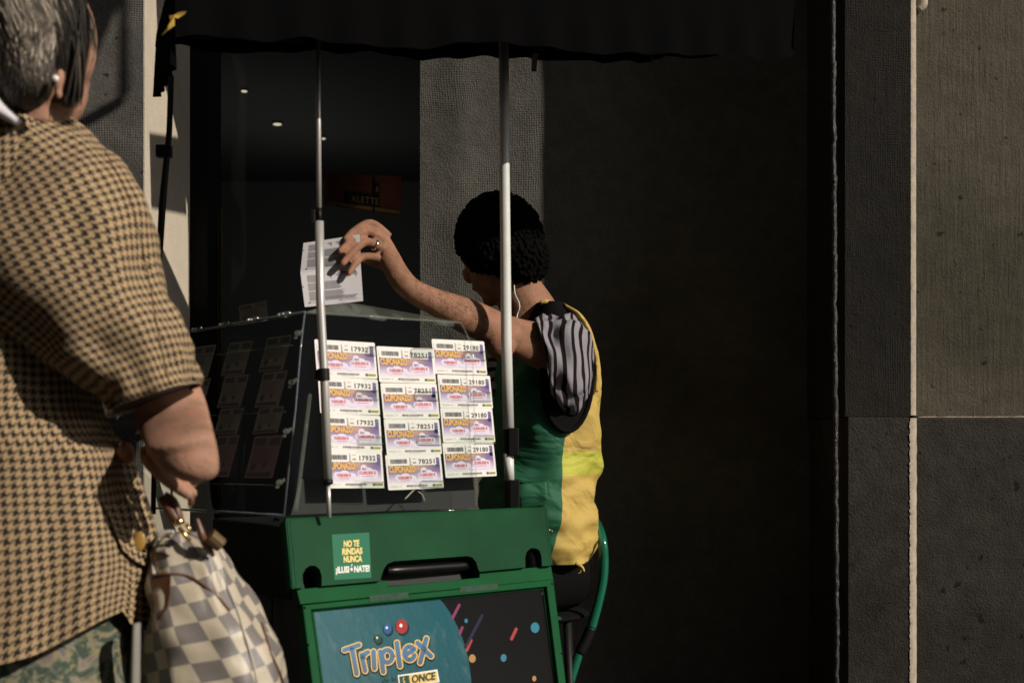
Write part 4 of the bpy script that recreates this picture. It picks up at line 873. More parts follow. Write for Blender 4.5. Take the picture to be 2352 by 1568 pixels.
# rings of the vest: each (v, left u, right u, split u) in the picture, closed round the body
VS = [(700, 1228, 1300, 1296, .10), (735, 1205, 1345, 1335, .135), (790, 1150, 1368, 1354, .165), (850, 1135, 1378, 1362, .18), (920, 1130, 1377, 1350, .185), (1000, 1125, 1374, 1302, .185), (1080, 1110, 1371, 1292, .18), (1130, 1105, 1369, 1290, .18), (1200, 1110, 1371, 1284, .178), (1250, 1160, 1366, 1270, .17), (1285, 1200, 1350, 1262, .15)]
VSp = [Vector((a, b_, c_)) for a, b_, c_, _, _ in VS]; VSq = [Vector((d_, e_, 0)) for _, _, _, d_, e_ in VS]
VA = cr3(VSp, 7); VB = cr3(VSq, 7); rows = []; N1, N2, N3 = 34, 16, 26
def ff(an, t_, q):
    w_ = noise.noise(Vector((an * 1.3, t_ * 7 - an * 1.2, 3.0))) + 0.6 * noise.noise(Vector((an * 2.3 + t_ * 5, t_ * 20, 7.0)))
    return 0.017 * w_ * min(1, max(0, (t_ - 0.12) * 5))
for i, (a, b_) in enumerate(zip(VA, VB)):
    v, ul, ur = a; us, dr = b_.x, b_.y; row = []; d0 = 3.45
    c = P((ul + ur) / 2, v, d0); hw = px((ur - ul) / 2, d0); uc = (ul + ur) / 2
    # the near surface is closer, so the seam angle is found there
    best = min((abs(U0 + (c.x + math.cos(t) * hw) / (d0 + math.sin(t) * dr) * F - us), t) for t in [math.pi * (1 + k / 400) for k in range(401)])[1]
    ans = [math.pi + (best - math.pi) * k / N1 for k in range(N1)] + [best + (2 * math.pi - best) * k / N2 for k in range(N2)] + [math.pi * k / N3 for k in range(N3)]
    for an in ans:
        rows_q = c + Vector((math.cos(an) * hw, math.sin(an) * dr, 0))
        row.append(rows_q + Vector((math.cos(an), math.sin(an), 0)) * ff(an, i / len(VA), rows_q))
    rows.append(row)
mb = MB(); n_ = len(rows[0])
for r in rows: mb.v += [tuple(p) for p in r]
for i in range(len(rows) - 1):
    for k in range(n_):
        k2 = (k + 1) % n_; mi = 0 if (k < N1 or k >= N1 + N2 + 14) else 1
        if mi and 1033 <= VA[i].x < 1082: mi = 2
        if mi == 0 and VA[i].x < 752: mi = 3
        mb.f.append([i * n_ + k, i * n_ + k2, (i + 1) * n_ + k2, (i + 1) * n_ + k]); mb.m.append(mi); mb.uv.append([(0, 0)] * 4)
vest = mb.build('vest', [M_vg, M_vy, M_vh, M_vk], sel, True)
# black armhole trim round the sleeve, its disc painting the sleeve shadow
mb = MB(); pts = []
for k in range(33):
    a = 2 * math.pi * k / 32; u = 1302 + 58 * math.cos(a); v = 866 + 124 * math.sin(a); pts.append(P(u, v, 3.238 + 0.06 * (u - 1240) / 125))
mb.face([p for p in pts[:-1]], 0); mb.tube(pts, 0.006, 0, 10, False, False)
mb.build('armhole_trim_shade', M_vk, sel, True)
MB().loft([sec(1296, 698, 1300, 712, 3.36, .02), sec(1330, 716, 1326, 732, 3.33, .022), sec(1356, 752, 1346, 764, 3.32, .022), sec(1370, 800, 1358, 806, 3.33, .022), sec(1376, 850, 1364, 852, 3.34, .02), sec(1374, 900, 1362, 900, 3.35, .015)], 0, 16, 6).build('shoulder_panel', M_vy, sel, True)
MB().loft([sec(1241, 690, 1242, 702, 3.36, .012), sec(1254, 687, 1256, 700, 3.36, .014), sec(1266, 690, 1264, 701, 3.37, .010)], 0, 12, 4).build('collar_tab', M_vy, sel, True)
MB().loft([sec(1246, 712, 1262, 700, 3.40, .02), sec(1262, 718, 1290, 700, 3.39, .03), sec(1290, 732, 1318, 712, 3.36, .03), sec(1320, 745, 1345, 735, 3.35, .02)], 0, 16, 5).build('vest_strap', M_vk, sel, True)
# pocket on the green side with flap
mb = MB(); mb.loft([sec(1190, 1112, 1255, 1106, 3.262, .008), sec(1188, 1140, 1258, 1136, 3.256, .012), sec(1192, 1168, 1252, 1160, 3.262, .008)], 0, 24, 4, True, 0.5); mb.build('pocket', M_vg, sel, True)
# trousers
mb = MB()
for k in (1, -1):
    h0 = hip + sid * 0.09 * k; kk = h0 + fwd * 0.42 + sid * 0.03 * k; kk.z = 0.52; an = kk - fwd * 0.05; an.z = 0.09
    mb.tube([h0 - fwd * 0.05, h0.lerp(kk, 0.5), kk, kk.lerp(an, .45), an], [.098, .090, .072, .070, .062], 0, 24)
mb.ell(hip - up * 0.005, (0.125, 0.14, 0.10))
mb.build('trousers', mat('black trousers', (0.004, 0.004, 0.004), 0.95, spec=0.1), sel, fuse=0.006)
for k in (1, -1):
    h0 = hip + sid * 0.09 * k; kk = h0 + fwd * 0.42 + sid * 0.03 * k; an = kk - fwd * 0.05; an.z = 0.04
    MB().loft([(an - fwd * 0.07, sid * .035, up * .035), (an, sid * .045, up * .045), (an + fwd * 0.12, sid * .048, up * .034), (an + fwd * 0.21, sid * .03, up * .02)], 0, 20, 4).build('shoe', M_blackplastic, sel, True)

# the paper in the hand
paper = MB(); m = mat('thin leaflet paper', (0.47, 0.455, 0.475), 0.7, bump=0.2, bscale=25); mi = mat('leaflet print', (0.20, 0.19, 0.21), 0.7); mk = mat('leaflet dark print', (0.09, 0.085, 0.095), 0.7)
TLp, TRp, MLp, MRp, BLp, BRp = P(697, 558, 2.965), P(826, 538, 3.000), P(690, 626, 2.978), P(829, 616, 3.008), P(700, 705, 2.958), P(834, 691, 2.985)
def pap(x, y, o=0.0):
    y_ = y * 2
    if y_ <= 1: q = TLp.lerp(TRp, x).lerp(MLp.lerp(MRp, x), y_)
    else: q = MLp.lerp(MRp, x).lerp(BLp.lerp(BRp, x), y_ - 1)
    q = q + Vector((0, 0.004 * math.sin(x * 3.1), 0)); return q + Vector((0, -o, 0))
rows = [[pap(x / 16, y / 20) for x in range(17)] for y in range(21)]; paper.grid(rows, 0)
rows = [[pap(x / 16, y / 20, -0.0006) for x in range(17)] for y in range(21)]; paper.grid(rows, 0)
rnd = random.Random(11)
def blk(x0, y0, x1, y1, m_, o=0.0007): paper.grid([[pap(x0 + (x1 - x0) * i / 4, y0 + (y1 - y0) * j / 3, o) for i in range(5)] for j in range(4)], m_)
for half in (0.0, 0.5):
    for x0, x1, y0, y1 in ((0.10, 0.30, 0.05, 0.15), (0.10, 0.30, 0.17, 0.27), (0.10, 0.33, 0.29, 0.42), (0.36, 0.66, 0.15, 0.27), (0.36, 0.70, 0.29, 0.40), (0.36, 0.95, 0.38, 0.43)):
        y = y0
        while y < y1: blk(x0, half + y, x0 + (x1 - x0) * rnd.uniform(0.85, 1), half + y + 0.007, 1); y += 0.0135
    for x0 in (0.42, 0.56, 0.70, 0.84):
        paper.face([pap(x0, half + 0.055, .0008), pap(x0 + 0.09, half + 0.05, .0008), pap(x0 + 0.075, half + 0.12, .0008), pap(x0 + 0.06, half + 0.08, .0008)], 1)
    blk(0.07, half + 0.445, 0.30, half + 0.449, 2); blk(0.60, half + 0.445, 0.92, half + 0.449, 2)
    blk(0.08, half + 0.435, 0.105, half + 0.455, 2); blk(0.60, half + 0.437, 0.62, half + 0.455, 2)
blk(0.62, 0.52, 0.92, 0.555, 2); blk(0.62, 0.565, 0.95, 0.575, 1)
blk(-0.005, 0.12, 0.02, 0.135, 2); blk(-0.005, 0.70, 0.025, 0.715, 2)
tag(paper.build('leaflet', [m, mi, mk], None, True, weld=False), 'creased white printed leaflet held up in the seller\'s fingers', 'leaflet')

# ---- the chair behind the seller
ch_ = thing('chair', 'green tubular metal chair under the seated seller', 'chair', (0.2, 3.5, 0))
M_tube = mat('glossy green enamel tube', (0.008, 0.115, 0.068), 0.16, coat=0.6)
S = lambda u, v, d=3.42: P(u, v, d)
MB().tube([S(1362, 1195, 3.6), S(1372, 1205, 3.5), S(1383, 1240), S(1387, 1285), S(1384, 1335), S(1372, 1390), S(1358, 1442)], 0.0118, 0, 24).tube([S(1330, 1496), S(1318, 1535), S(1305, 1580), S(1280, 1700), P(1265, 1800, 3.42)], 0.0118, 0, 24).build('frame_tube', M_tube, ch_, True)
MB().tube([S(1358, 1440), S(1347, 1466), S(1331, 1498)], 0.0135, 0, 20).build('rubber_sleeve', M_blackplastic, ch_, True)
mb = MB(); sc0 = hip + up * -0.115; mb.ell(sc0, (0.15, 0.17, 0.02)); mb.build('seat', mat('black seat pad', (0.004, 0.004, 0.004), 0.9, spec=0.1), ch_, True)
for dx, dy in ((-0.10, -0.10), (-0.10, 0.12), (0.10, 0.12), (0.09, -0.1)): MB().tube([sc0 + Vector((dx, dy, 0)), Vector((sc0.x + dx * 1.2, sc0.y + dy * 1.2, 0.0))], 0.010, 0, 12).build('leg', M_blackmetal, ch_, True)
# small buckle and strings at the vest bottom
mb = MB()
mb.ell(S(1262, 1216, 3.22), (.003, .003, .003)); mb.ell(S(1267, 1219, 3.22), (.003, .003, .003)); mb.build('snap_button', M_chrome, sel, True)
mb = MB(); mb.tube([S(1322, 1292, 3.28), S(1336, 1301, 3.28), S(1342, 1312, 3.28)], [.004, .004, .002]); mb.tube([S(1333, 1300, 3.28), S(1334, 1312, 3.28), S(1328, 1316, 3.28)], .001); mb.build('vest_drawstring', M_vy, sel, True)

# ---- the woman
wom = thing('person', 'grey haired woman seen from behind in a brown houndstooth jacket holding a bag', 'person', (-0.65, 2.05, 0))
m, N, L, b = base('houndstooth wool', 0.95); uvn = N.new('ShaderNodeUVMap')
nw = N.new('ShaderNodeTexNoise'); nw.inputs['Scale'].default_value = 14; L.new(uvn.outputs[0], nw.inputs[0])
sw = N.new('ShaderNodeVectorMath'); sw.operation = 'SCALE'; sw.inputs['Scale'].default_value = 0.010; L.new(nw.outputs['Color'], sw.inputs[0])
aw = N.new('ShaderNodeVectorMath'); aw.operation = 'ADD'; L.new(uvn.outputs[0], aw.inputs[0]); L.new(sw.outputs[0], aw.inputs[1])
s_ = N.new('ShaderNodeSeparateXYZ'); L.new(aw.outputs[0], s_.inputs[0])
K = 8 / 0.0124
X = nmath(N, L, 'FLOOR', nmath(N, L, 'MULTIPLY', s_.outputs[0], K)); Y = nmath(N, L, 'FLOOR', nmath(N, L, 'MULTIPLY', s_.outputs[1], K))
X = nmath(N, L, 'ADD', X, 8000); Y = nmath(N, L, 'ADD', Y, 8000)
a_ = nmath(N, L, 'LESS_THAN', nmath(N, L, 'MODULO', X, 8), 3.5); bb = nmath(N, L, 'LESS_THAN', nmath(N, L, 'MODULO', Y, 8), 3.5)
tw = nmath(N, L, 'LESS_THAN', nmath(N, L, 'MODULO', nmath(N, L, 'ADD', X, Y), 4), 1.5)
hd = N.new('ShaderNodeMix'); L.new(tw, hd.inputs[0]); L.new(bb, hd.inputs[2]); L.new(a_, hd.inputs[3])
L.new(mixc(N, L, hd.outputs[0], (0.39, 0.275, 0.152), (0.016, 0.011, 0.008)), b.inputs['Base Color'])
nf = N.new('ShaderNodeTexNoise'); nf.inputs['Scale'].default_value = 500; L.new(uvn.outputs[0], nf.inputs[0]); bp = N.new('ShaderNodeBump'); bp.inputs['Strength'].default_value = 0.5; bp.inputs['Distance'].default_value = 0.002; L.new(nf.outputs[0], bp.inputs['Height']); L.new(bp.outputs[0], b.inputs['Normal'])
M_hound = m
# jacket body
JB = [(268, -70, 130, 2.11, .08), (300, -180, 175, 2.11, .11), (350, -215, 215, 2.11, .125), (430, -235, 235, 2.11, .135), (560, -240, 235, 2.11, .14), (720, -235, 222, 2.11, .14), (880, -240, 215, 2.11, .14), (980, -250, 236, 2.11, .145), (1035, -255, 274, 2.11, .148), (1100, -265, 291, 2.11, .15), (1200, -280, 316, 2.11, .155), (1300, -290, 331, 2.11, .16), (1400, -295, 330, 2.11, .16), (1450, -295, 326, 2.11, .16)]
def jf(a, t_, q):
    f = 0.014 * noise.noise(Vector((math.cos(a) * 1.5, math.sin(a) * 1.5, t_ * 2.2))) + 0.030 * t_ * noise.noise(Vector((math.cos(a) * 2.6, math.sin(a) * 2.6, t_ * 0.8 + 5)))
    return f
def ringsec(v, ul, ur, d, r): 
    c = P((ul + ur) / 2, v, d); return (c, Vector((px((ur - ul) / 2, d), 0, 0)), Vector((0, r, 0)))
mb = MB(); rws = mb.loft([ringsec(*x) for x in JB], 0, 72, 6, False, 1.0, jf)
jk = mb
HEM = [(-600, 1540), (0, 1524), (85, 1500), (170, 1456), (239, 1419), (285, 1400), (296, 1425), (310, 1440), (340, 1445), (900, 1450)]
def hem(u):
    for (a, b_), (c_, d_) in zip(HEM, HEM[1:]):
        if a <= u <= c_: return b_ + (d_ - b_) * (u - a) / (c_ - a)
    return 1450
nv = []
for x, y, z in jk.v:
    u = U0 + x / y * F; v = V0 - (z - ZC) / y * F; vb = V0 - (z - ZC) / 2.10 * F
    if vb > 1200 and y < 2.12:
        v2 = 1200 + (vb - 1200) * (hem(u) * y / 2.10 + V0 * (1 - y / 2.10) - 1200) / 250
        z = ZC - (v2 - V0) / F * 2.10
    nv.append((x, y, z))
jk.v = nv
body_j = jk.build('jacket', M_hound, wom, True)
SL = [((120, 262), (-120, 520)), ((235, 318), (-105, 590)), ((296, 385), (-85, 645)), ((340, 500), (-20, 735)), ((367, 628), (70, 800)), ((403, 730), (140, 845)), ((432, 800), (198, 890)), ((455, 862), (238, 946)), ((459, 878), (246, 956))]
dd = [2.07, 2.07, 2.06, 2.05, 2.04, 2.03, 2.03, 2.035, 2.04]; tk = [.08, .10, .115, .115, .108, .10, .09, .08, .076]
def sf(a, t_, q): 
    return 0.022 * noise.noise(Vector((math.cos(a) * 1.4 + 2, math.sin(a) * 1.4, t_ * 4.2 + a * 0.0))) + 0.007 * noise.noise(Vector((math.cos(a) * 3, math.sin(a) * 3, t_ * 12)))
mb = MB(); mb.loft([sec(*o_, *i_, d, t_) for (o_, i_), d, t_ in zip(SL, dd, tk)], 0, 56, 6, False, 1.0, sf)
mb.build('sleeve', M_hound, wom, True)
sb_ = BVHTree.FromPolygons(mb.v, mb.f); pts = []
for i in range(41):
    t_ = i / 40; q = cr3([Vector((240, 345, 0)), Vector((300, 470, 0)), Vector((338, 620, 0)), Vector((362, 760, 0)), Vector((392, 900, 0))], 10)[i]
    o = Vector((0, 0, ZC)); rr0 = (P(q.x, q.y, 1.0) - o).normalized(); h = sb_.ray_cast(o, rr0)
    if h[0]: pts.append(h[0] - rr0 * 0.0002)
MB().tube(pts, 0.0011, 0, 6, False, False).build('sleeve_seam', mat('dark wool seam', (0.05, 0.034, 0.022), 0.9, spec=0.1), wom, True)
mb = MB(); mb.loft([sec(440, 858, 256, 935, 2.04, .062), sec(452, 872, 250, 950, 2.04, .066)], 0, 40, 2, True); mb.build('sleeve_lining', mat('dark lining', (0.01, 0.009, 0.008), 0.8), wom, True)
# pocket flap with button, lying on the jacket
from mathutils.bvhtree import BVHTree
jb = BVHTree.FromPolygons(jk.v, jk.f)
def onj(u, v, lift):
    o = Vector((0, 0, ZC)); r = (P(u, v, 1.0) - o).normalized(); h = jb.ray_cast(o, r)
    return (h[0] - r * lift) if h[0] else P(u, v, 2.08) - r * lift
rows = []
for i in range(9):
    t_ = i / 8; rr_ = []
    for j in range(7):
        s__ = j / 6; ul = 238 + (283 - 238) * t_; vl = 1160 + (1262 - 1160) * t_; ur = 306 + (338 - 306) * t_; vr = 1150 + (1300 - 1150) * t_
        rr_.append(onj(ul + (ur - ul) * s__, vl + (vr - vl) * s__ + 6 * math.sin(s__ * 3.14) * t_, 0.004 + 0.010 * t_))
    rows.append(rr_)
mb = MB(); uvf = [[(j * 0.0078, i * 0.0105) for j in range(7)] for i in range(9)]
mb.grid(rows, 0, uvf); mb.grid([[p + Vector((0.001, 0.006, 0)) for p in r] for r in rows], 0, uvf)
mb.build('pocket_flap', M_hound, wom, True)
MB().ell(onj(320, 1243, 0.018), (0.0095, 0.004, 0.015), 0, Matrix.Rotation(R(8), 3, 'Y')).build('button', mat('horn button', (0.36, 0.22, 0.055), 0.3), wom, True)
# skirt
m, N, L, b = base('flowered cotton', 0.85); tc = N.new('ShaderNodeTexCoord')
n1 = N.new('ShaderNodeTexNoise'); n1.inputs['Scale'].default_value = 26; n1.inputs['Distortion'].default_value = 1.8; n1.inputs['Detail'].default_value = 3; L.new(tc.outputs['Object'], n1.inputs[0])
n2 = N.new('ShaderNodeTexNoise'); n2.inputs['Scale'].default_value = 40; n2.inputs['Distortion'].default_value = 2.5; L.new(tc.outputs['Object'], n2.inputs[0])
ca = ramp(N, L, n1.outputs[0], [(0.0, (0.016, 0.030, 0.020)), (0.44, (0.032, 0.052, 0.036)), (0.50, (0.08, 0.095, 0.065)), (0.58, (0.19, 0.17, 0.125)), (0.72, (0.10, 0.075, 0.09))])
f2 = N.new('ShaderNodeMapRange'); f2.inputs['From Min'].default_value = 0.56; f2.inputs['From Max'].default_value = 0.62; f2.inputs['To Max'].default_value = 0.7; L.new(n2.outputs[0], f2.inputs[0])
L.new(mixc(N, L, f2.outputs[0], ca, (0.24, 0.19, 0.08)), b.inputs['Base Color'])
mb = MB(); mb.loft([ringsec(1380, -240, 280, 2.12, .085), ringsec(1500, -260, 300, 2.12, .10), ringsec(1700, -300, 318, 2.11, .15), ringsec(1980, -310, 325, 2.11, .17)], 0, 60, 6, True, 1, foldf(0.012, 1.5, 2.4)); mb.build('skirt', m, wom, True)
MB().loft([sec(306, 1430, 322, 1430, 2.05, .01), sec(302, 1480, 322, 1480, 2.04, .012), sec(294, 1700, 320, 1700, 2.03, .012)], 0, 12, 3).build('underskirt_edge', mat('pale cotton', (0.20, 0.19, 0.165), 0.8), wom, True)
# body: head, neck, forearms, hands, legs
mb = MB()
hd_c = P(92, 92, 2.06); wf = Vector((0.34, 0.92, -0.22)).normalized(); ws_ = wf.cross(up).normalized(); wu = ws_.cross(wf).normalized(); WM = Matrix((wf, -ws_, wu)).transposed()
mb.ell(hd_c, (0.092, 0.072, 0.108), 0, WM, 28, 18)
mb.ell(hd_c + wf * 0.038 - wu * 0.060, (0.055, 0.052, 0.062), 0, WM, 20, 14)
mb.ell(hd_c + wf * 0.098 - wu * 0.020, (0.020, 0.012, 0.024), 0, WM, 12, 8); mb.ell(hd_c + wf * 0.085 - wu * 0.062, (0.012, 0.022, 0.010), 0, WM, 12, 8)
mb.ell(hd_c + wf * 0.080 + wu * 0.02, (0.014, 0.036, 0.010), 0, WM, 12, 8); mb.ell(hd_c + wf * 0.066 - wu * 0.105, (0.022, 0.022, 0.016), 0, WM, 12, 8)
# ear in picture place
earc = P(136, 186, 1.965); mb.ell(earc, (0.0065, 0.011, 0.018), 0, Matrix.Rotation(R(12), 3, 'Y'), 16, 10); mb.ell(earc + Vector((-0.001, 0.0, -0.018)), (0.006, 0.007, 0.008), 0, None, 12, 8)
mb.loft([sec(70, 170, 160, 185, 2.07, .052), sec(66, 220, 158, 232, 2.07, .050), sec(50, 262, 158, 270, 2.08, .056), sec(10, 300, 190, 305, 2.10, .075)], 0, 24, 4)
# right forearm and hand
mb.loft([sec(420, 790, 250, 860, 2.140, .045), sec(452, 868, 305, 935, 2.120, .042), sec(474, 925, 318, 985, 2.105, .040), sec(489, 985, 334, 1030, 1.995, .036), sec(499, 1030, 352, 1054, 1.988, .033), sec(503, 1064, 372, 1078, 1.984, .028), sec(500, 1088, 398, 1094, 1.983, .022), sec(482, 1104, 426, 1106, 1.984, .013)], 0, 30, 5)
for pts, ds, rr in (([(352, 1046), (356, 1070), (388, 1102), (432, 1134)], (2.075, 2.055, 2.050, 2.050), (.0130, .0122, .0110, .0088)),
                    ([(385, 1062), (390, 1084), (412, 1104), (442, 1132)], (2.090, 2.080, 2.075, 2.075), (.0120, .0105, .0095, .0080)),
                    ([(425, 1078), (428, 1092), (420, 1106), (418, 1120)], (2.100, 2.110, 2.115, 2.115), (.011, .010, .009, .008)),
                    ([(458, 1080), (458, 1093), (448, 1102), (438, 1114)], (2.100, 2.115, 2.120, 2.120), (.010, .009, .008, .007)),
                    ([(338, 1030), (340, 1052), (352, 1072), (372, 1088)], (2.095, 2.085, 2.080, 2.080), (.012, .011, .010, .008))):
    mb.tube([P(*p, d) for p, d in zip(pts, ds)], list(rr), 0, 16); mb.ell(P(*pts[-1], ds[-1]), (rr[-1],) * 3, 0, None, 10, 8)
# other hand in front of the body
mb.loft([sec(215, 1010, 220, 1050, 2.17, .022), sec(258, 1016, 258, 1054, 2.14, .020), sec(286, 1020, 278, 1058, 2.11, .016), sec(300, 1028, 290, 1054, 2.10, .010)], 0, 18, 4)
for k in range(4): mb.tube([P(280, 1026 + 7 * k, 2.11), P(295, 1030 + 7 * k, 2.10), P(290, 1038 + 5 * k, 2.12)], [.010, .009, .008], 0, 10)
mb.tube([P(262, 1036, 2.13), P(272, 1048, 2.13), P(280, 1056, 2.13)], [.011, .010, .008], 0, 10)
# torso core and legs
mb.loft([ringsec(300, -90, 160, 2.11, .07), ringsec(400, -190, 190, 2.11, .11), ringsec(800, -180, 180, 2.11, .11), ringsec(1150, -180, 200, 2.12, .09), ringsec(1300, -180, 200, 2.13, .06), ringsec(1500, -180, 200, 2.13, .06)], 0, 28, 4)
for k in (-1, 1):
    c = P(15, 1500, 2.11); x = c.x + 0.085 * k
    mb.tube([Vector((x, 2.11, 0.62)), Vector((x, 2.11, 0.42)), Vector((x, 2.13, 0.10)), Vector((x, 2.13, 0.06))], [.06, .055, .04, .04], 0, 18); mb.tube([Vector((x, 2.08, 0.045)), Vector((x + .03, 2.17, 0.045)), Vector((x + .05, 2.26, 0.03))], [.04, .04, .025], 0, 14)
mb.build('body', M_skin2, wom, fuse=0.0036)
MB().ell(P(127, 181, 1.945), (0.0050,) * 3, 0, None, 20, 12).build('pearl_earring', mat('pearl', (0.75, 0.72, 0.68), 0.15, coat=0.5), wom, True)
MB().loft([sec(-90, 150, -60, 250, 1.98, .05), sec(-20, 200, -16, 262, 1.965, .05), sec(10, 236, 2, 272, 1.975, .03), sec(46, 272, 36, 288, 1.985, .012)], 0, 20, 5).build('blouse_collar', mat('white blouse cotton', (0.55, 0.54, 0.58), 0.8), wom, True)
# hair: a combed cap with separate strands
rnd = random.Random(5); mb = MB(); M_h = [mat('grey blond hair', (0.20, 0.165, 0.125), 0.5, spec=0.6), mat('light hair strand', (0.36, 0.31, 0.24), 0.45, spec=0.7), mat('dark and shaded hair strand', (0.022, 0.018, 0.013), 0.6), mat('brown hair strand', (0.09, 0.070, 0.050), 0.55)]
hb = P(66, 82, 2.07); hr = Vector((px(148, 2.07), 0.122, px(178, 2.07)))
mb.ell(hb, (hr.x * .955, hr.y * .955, hr.z * .955), 3, None, 36, 24)
for k in range(4200):
    th0 = rnd.uniform(-1.0, 1.25)               # angle across the back of the head seen from the camera
    ln = rnd.uniform(0.25, 0.75); s0 = rnd.uniform(-1.45, 1.0)
    base_r = 1.0 + 0.05 * rnd.random() + 0.05 * math.sin(th0 * 9 + 1.0) 
    pts = []
    for i in range(6):
        t_ = s0 + ln * i / 5                       # along the strand: from crown (−) to nape (+)
        lon = th0 * (0.75 + 0.25 * math.cos(t_)) + 0.25 * math.sin(t_ * 1.6 + th0) ; lat = -t_
        # swept down and towards the face
        lon2 = lon + 0.35 * (t_ + 1.2) * 0.3
        q = Vector((math.sin(lon2) * math.cos(lat), -math.cos(lon2) * math.cos(lat), math.sin(lat)))
        pts.append(hb + Vector((q.x * hr.x, q.y * hr.y, q.z * hr.z)) * (base_r + 0.015 * math.sin(i + k)) * 1.0)
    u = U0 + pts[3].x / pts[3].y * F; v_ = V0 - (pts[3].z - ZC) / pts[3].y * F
    dark = u > 128 + 0.25 * (100 - v_) or (v_ > 225)  # dark strands also paint the shade near face and nape
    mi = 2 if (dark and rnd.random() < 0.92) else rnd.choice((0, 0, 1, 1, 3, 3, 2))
    if v_ > 275 - abs(u - 70) * 0.5: continue
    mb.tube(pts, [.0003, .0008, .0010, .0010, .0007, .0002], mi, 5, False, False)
mb.ell(P(165, 60, 2.10), (px(48, 2.1), 0.06, px(75, 2.1)), 2, None, 24, 16); mb.ell(P(64, 190, 2.03), (px(54, 2.1), 0.066, px(66, 2.1)), 2, None, 24, 16)  # dark masses painting the shade at temple and nape
for k in range(1500):                               # locks over the nape, darker low down to paint the neck shadow
    u = rnd.uniform(-20, 124); v_ = rnd.uniform(40, 165); u2 = 66 + (u - 66) * 0.72 + rnd.uniform(-6, 6); ln = rnd.uniform(60, 100); pts = []
    for i in range(6):
        t_ = i / 5; pts.append(P(u + (u2 - u) * t_ + 5 * math.sin(t_ * 3.1 + k), v_ + ln * t_, 1.945 + 0.9 * (abs(u + (u2 - u) * t_ - 62) / 100) ** 2 * 0.06 + 0.035 * max(0, (v_ + ln * t_ - 170) / 90) ** 2 + rnd.uniform(-.002, .002)))
    if v_ + ln > 262 - abs(u2 - 66) * 0.35: continue
    mb.tube(pts, [.0003, .0010, .0013, .0012, .0009, .0002], rnd.choice((0, 1, 3, 3)) if v_ < 110 and rnd.random() < .75 else (2 if rnd.random() < .7 else 3), 5, False, False)
for k in range(900):                                # side locks, coloured dark for the shadow between ear and cheek
    u = rnd.uniform(152, 192); v_ = rnd.uniform(-60, 85); d = 2.0 + rnd.uniform(0, 0.05); pts = []
    for i in range(6):
        t_ = i / 5; pts.append(P(u - 14 * t_ * t_ + 8 * math.sin(t_ * 3 + k), v_ + 165 * t_, d + 0.02 * t_))
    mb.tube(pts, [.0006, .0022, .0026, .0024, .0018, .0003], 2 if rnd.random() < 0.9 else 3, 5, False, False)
mb.build('hair', M_h, wom, True, weld=False)

# ---- hand bag
bag = thing('handbag', 'soft cream and grey checked handbag with brown leather trim held by the woman', 'handbag', P(500, 1700, 1.80))
m, N, L, b = base('checked coated canvas', 0.42); uvn = N.new('ShaderNodeUVMap'); mp_ = N.new('ShaderNodeMapping'); mp_.inputs['Rotation'].default_value = (0, 0, R(14)); sz_ = 1 / 0.0555
mp_.inputs['Scale'].default_value = (sz_, sz_, sz_); L.new(uvn.outputs[0], mp_.inputs[0]); ck = N.new('ShaderNodeTexChecker'); ck.inputs['Scale'].default_value = 2.0; L.new(mp_.outputs[0], ck.inputs[0])
ck.inputs['Color1'].default_value = (0.43, 0.375, 0.285, 1); ck.inputs['Color2'].default_value = (0.165, 0.148, 0.138, 1)
nz_ = N.new('ShaderNodeTexNoise'); nz_.inputs['Scale'].default_value = 30; nz_.inputs['Detail'].default_value = 4; L.new(uvn.outputs[0], nz_.inputs[0])
mr2 = N.new('ShaderNodeMapRange'); mr2.inputs['To Min'].default_value = 0.82; mr2.inputs['To Max'].default_value = 1.15; L.new(nz_.outputs[0], mr2.inputs[0]); vm = N.new('ShaderNodeVectorMath'); vm.operation = 'SCALE'; L.new(ck.outputs[0], vm.inputs[0]); L.new(mr2.outputs[0], vm.inputs['Scale']); L.new(vm.outputs[0], b.inputs['Base Color'])
n3 = N.new('ShaderNodeTexNoise'); n3.inputs['Scale'].default_value = 420; L.new(uvn.outputs[0], n3.inputs[0]); bp = N.new('ShaderNodeBump'); bp.inputs['Strength'].default_value = 0.25; bp.inputs['Distance'].default_value = 0.002; L.new(n3.outputs[0], bp.inputs['Height']); L.new(bp.outputs[0], b.inputs['Normal'])
BG = [(1222, 398, 440, .018), (1238, 365, 478, .030), (1270, 348, 512, .045), (1320, 345, 540, .060), (1380, 352, 574, .075), (1440, 350, 608, .085), (1500, 346, 640, .09), (1570, 345, 662, .095), (1680, 345, 690, .10), (1800, 360, 700, .10), (1860, 400, 670, .07)]
def bgf(a, t_, q): return 0.003 + 0.011 * noise.noise(Vector((math.cos(a) * 1.9, math.sin(a) * 1.9, t_ * 5 + 9))) + 0.006 * noise.noise(Vector((math.cos(a) * 4, math.sin(a) * 4, t_ * 11 + 2)))
mb = MB(); secs = []
for v, ul, ur, r in BG: secs.append(ringsec(v, ul, ur, 2.13, r))
rws = mb.loft(secs, 0, 64, 6, True, 0.80, bgf)
bd = mb.build('bag_body', m, bag, True)
M_leather = mat('brown leather trim', (0.10, 0.042, 0.020), 0.4, var=0.25, vscale=40)
from mathutils.bvhtree import BVHTree
bvh = BVHTree.FromPolygons(mb.v, mb.f)
def on(u, v, lift=0.001, d=2.13):
    o = Vector((0, 0, ZC)); r = (P(u, v, 1.0) - o).normalized(); h = bvh.ray_cast(o, r)
    return (h[0] - r * lift) if h[0] else P(u, v, d)
def pipe(name, pts, r, m_): MB().tube([on(*p) for p in pts], r, 0, 8).build(name, m_, bag, True)
pipe('piping', [(352, 1322), (385, 1318), (430, 1322), (470, 1345), (505, 1375), (528, 1402)], 0.0022, M_leather)
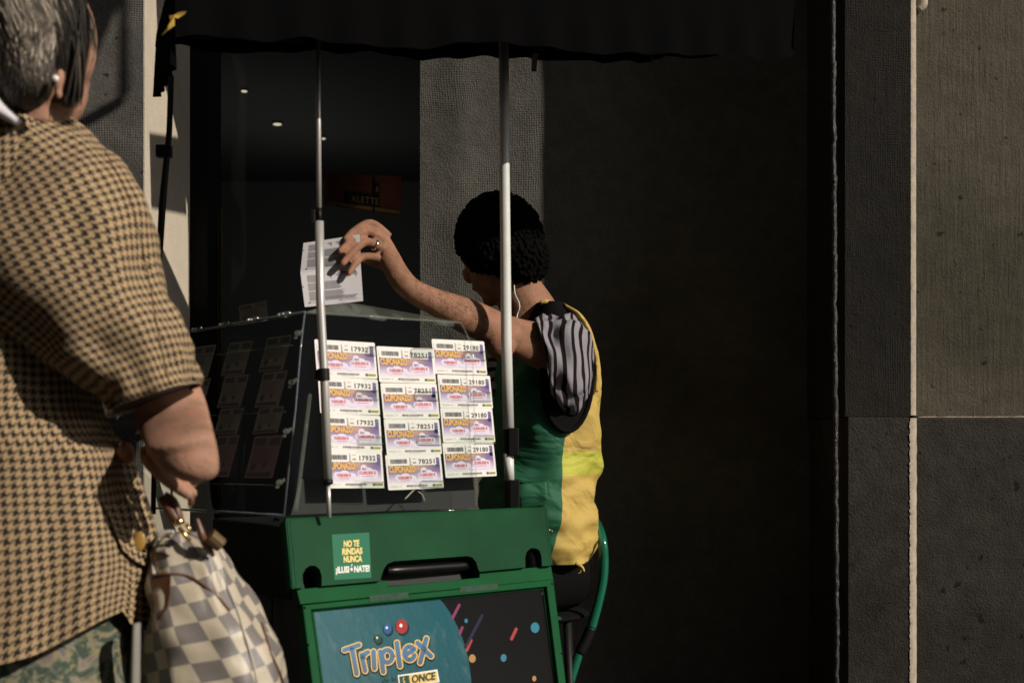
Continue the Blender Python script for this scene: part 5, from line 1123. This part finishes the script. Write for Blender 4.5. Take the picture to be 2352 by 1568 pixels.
pipe('piping', [(600, 1430), (610, 1460), (622, 1500), (640, 1540), (655, 1580)], 0.0022, M_leather)
pipe('seam_edge', [(520, 1342), (545, 1400), (560, 1450), (575, 1500), (590, 1560), (600, 1620)], 0.0018, mat('pale bag piping', (0.42, 0.38, 0.32), 0.4))
pipe('seam_edge', [(365, 1232), (355, 1260), (352, 1290), (353, 1318)], 0.0030, mat('pale bag piping'))
mb = MB(); pp = [(350, 1330), (392, 1322), (390, 1360), (385, 1395), (368, 1420), (349, 1425), (347, 1380)]; fr = [on(*p, 0.003) for p in pp]; mb.prism(fr, Vector((0, -1, 0)), 0.003); mb.build('leather_patch', M_leather, bag)
M_gold = mat('gold fitting', (0.75, 0.52, 0.24), 0.25, metal=1.0)
D_ = 2.065
MB().tube([P(368, 1142, D_), P(380, 1155, D_), P(398, 1182, D_), P(410, 1202, D_)], [.005, .0065, .0085, .0075], 0, 12).build('handle', M_leather, bag, True)
MB().tube([P(378, 1135, D_), P(398, 1150, D_), P(408, 1180, D_), P(414, 1200, D_)], [.005, .006, .007, .006], 0, 12).build('handle', M_leather, bag, True)
MB().tube([P(428, 1132, D_), P(438, 1140, D_), P(439, 1152, D_), P(435, 1160, D_)], [.004, .005, .005, .003], 0, 12).build('handle', M_leather, bag, True)
mb = MB(); mb.tube([P(408, 1190, D_ - .004), P(414, 1205, D_ - .004)], 0.008, 0, 12).build('strap_end', M_gold, bag, True)
MB().tube([P(411, 1210, D_ - .01), P(436, 1242, D_ - .01)], 0.0034, 0, 10, sm=False).tube([P(427, 1203, D_), P(440, 1220, D_)], 0.003, 0, 10, sm=False).build('buckle', M_gold, bag, True)
for u, v, r in ((436, 1163, .0028), (459, 1213, .0048), (466, 1243, .0032), (484, 1229, .003)): MB().ell(P(u, v, D_), (r, r * .7, r), 0, None, 14, 8).build('rivet', M_gold, bag, True)
MB().tube([P(452, 1190, D_), P(458, 1210, D_), P(465, 1232, D_), P(478, 1258, D_ + .01), P(490, 1275, D_ + .02)], [.003, .005, .006, .006, .003], 0, 10).build('clasp_strap', M_leather, bag, True)
mb = MB(); a = P(480, 1228, D_); bq = P(508, 1252, D_ + .01); dr = (bq - a).normalized()
mb.tube([a, bq], 0.012, 0, 8, sm=False).build('tag', mat('dull brass tag', (0.13, 0.085, 0.035), 0.45, metal=0.4), bag, bevel=0.002)
MB().tube([P(352, 1250, 2.11), P(362, 1232, 2.10), P(380, 1222, 2.10), P(400, 1222, 2.10)], 0.0035, 0, 10).build('top_seam', mat('pale bag piping'), bag, True)
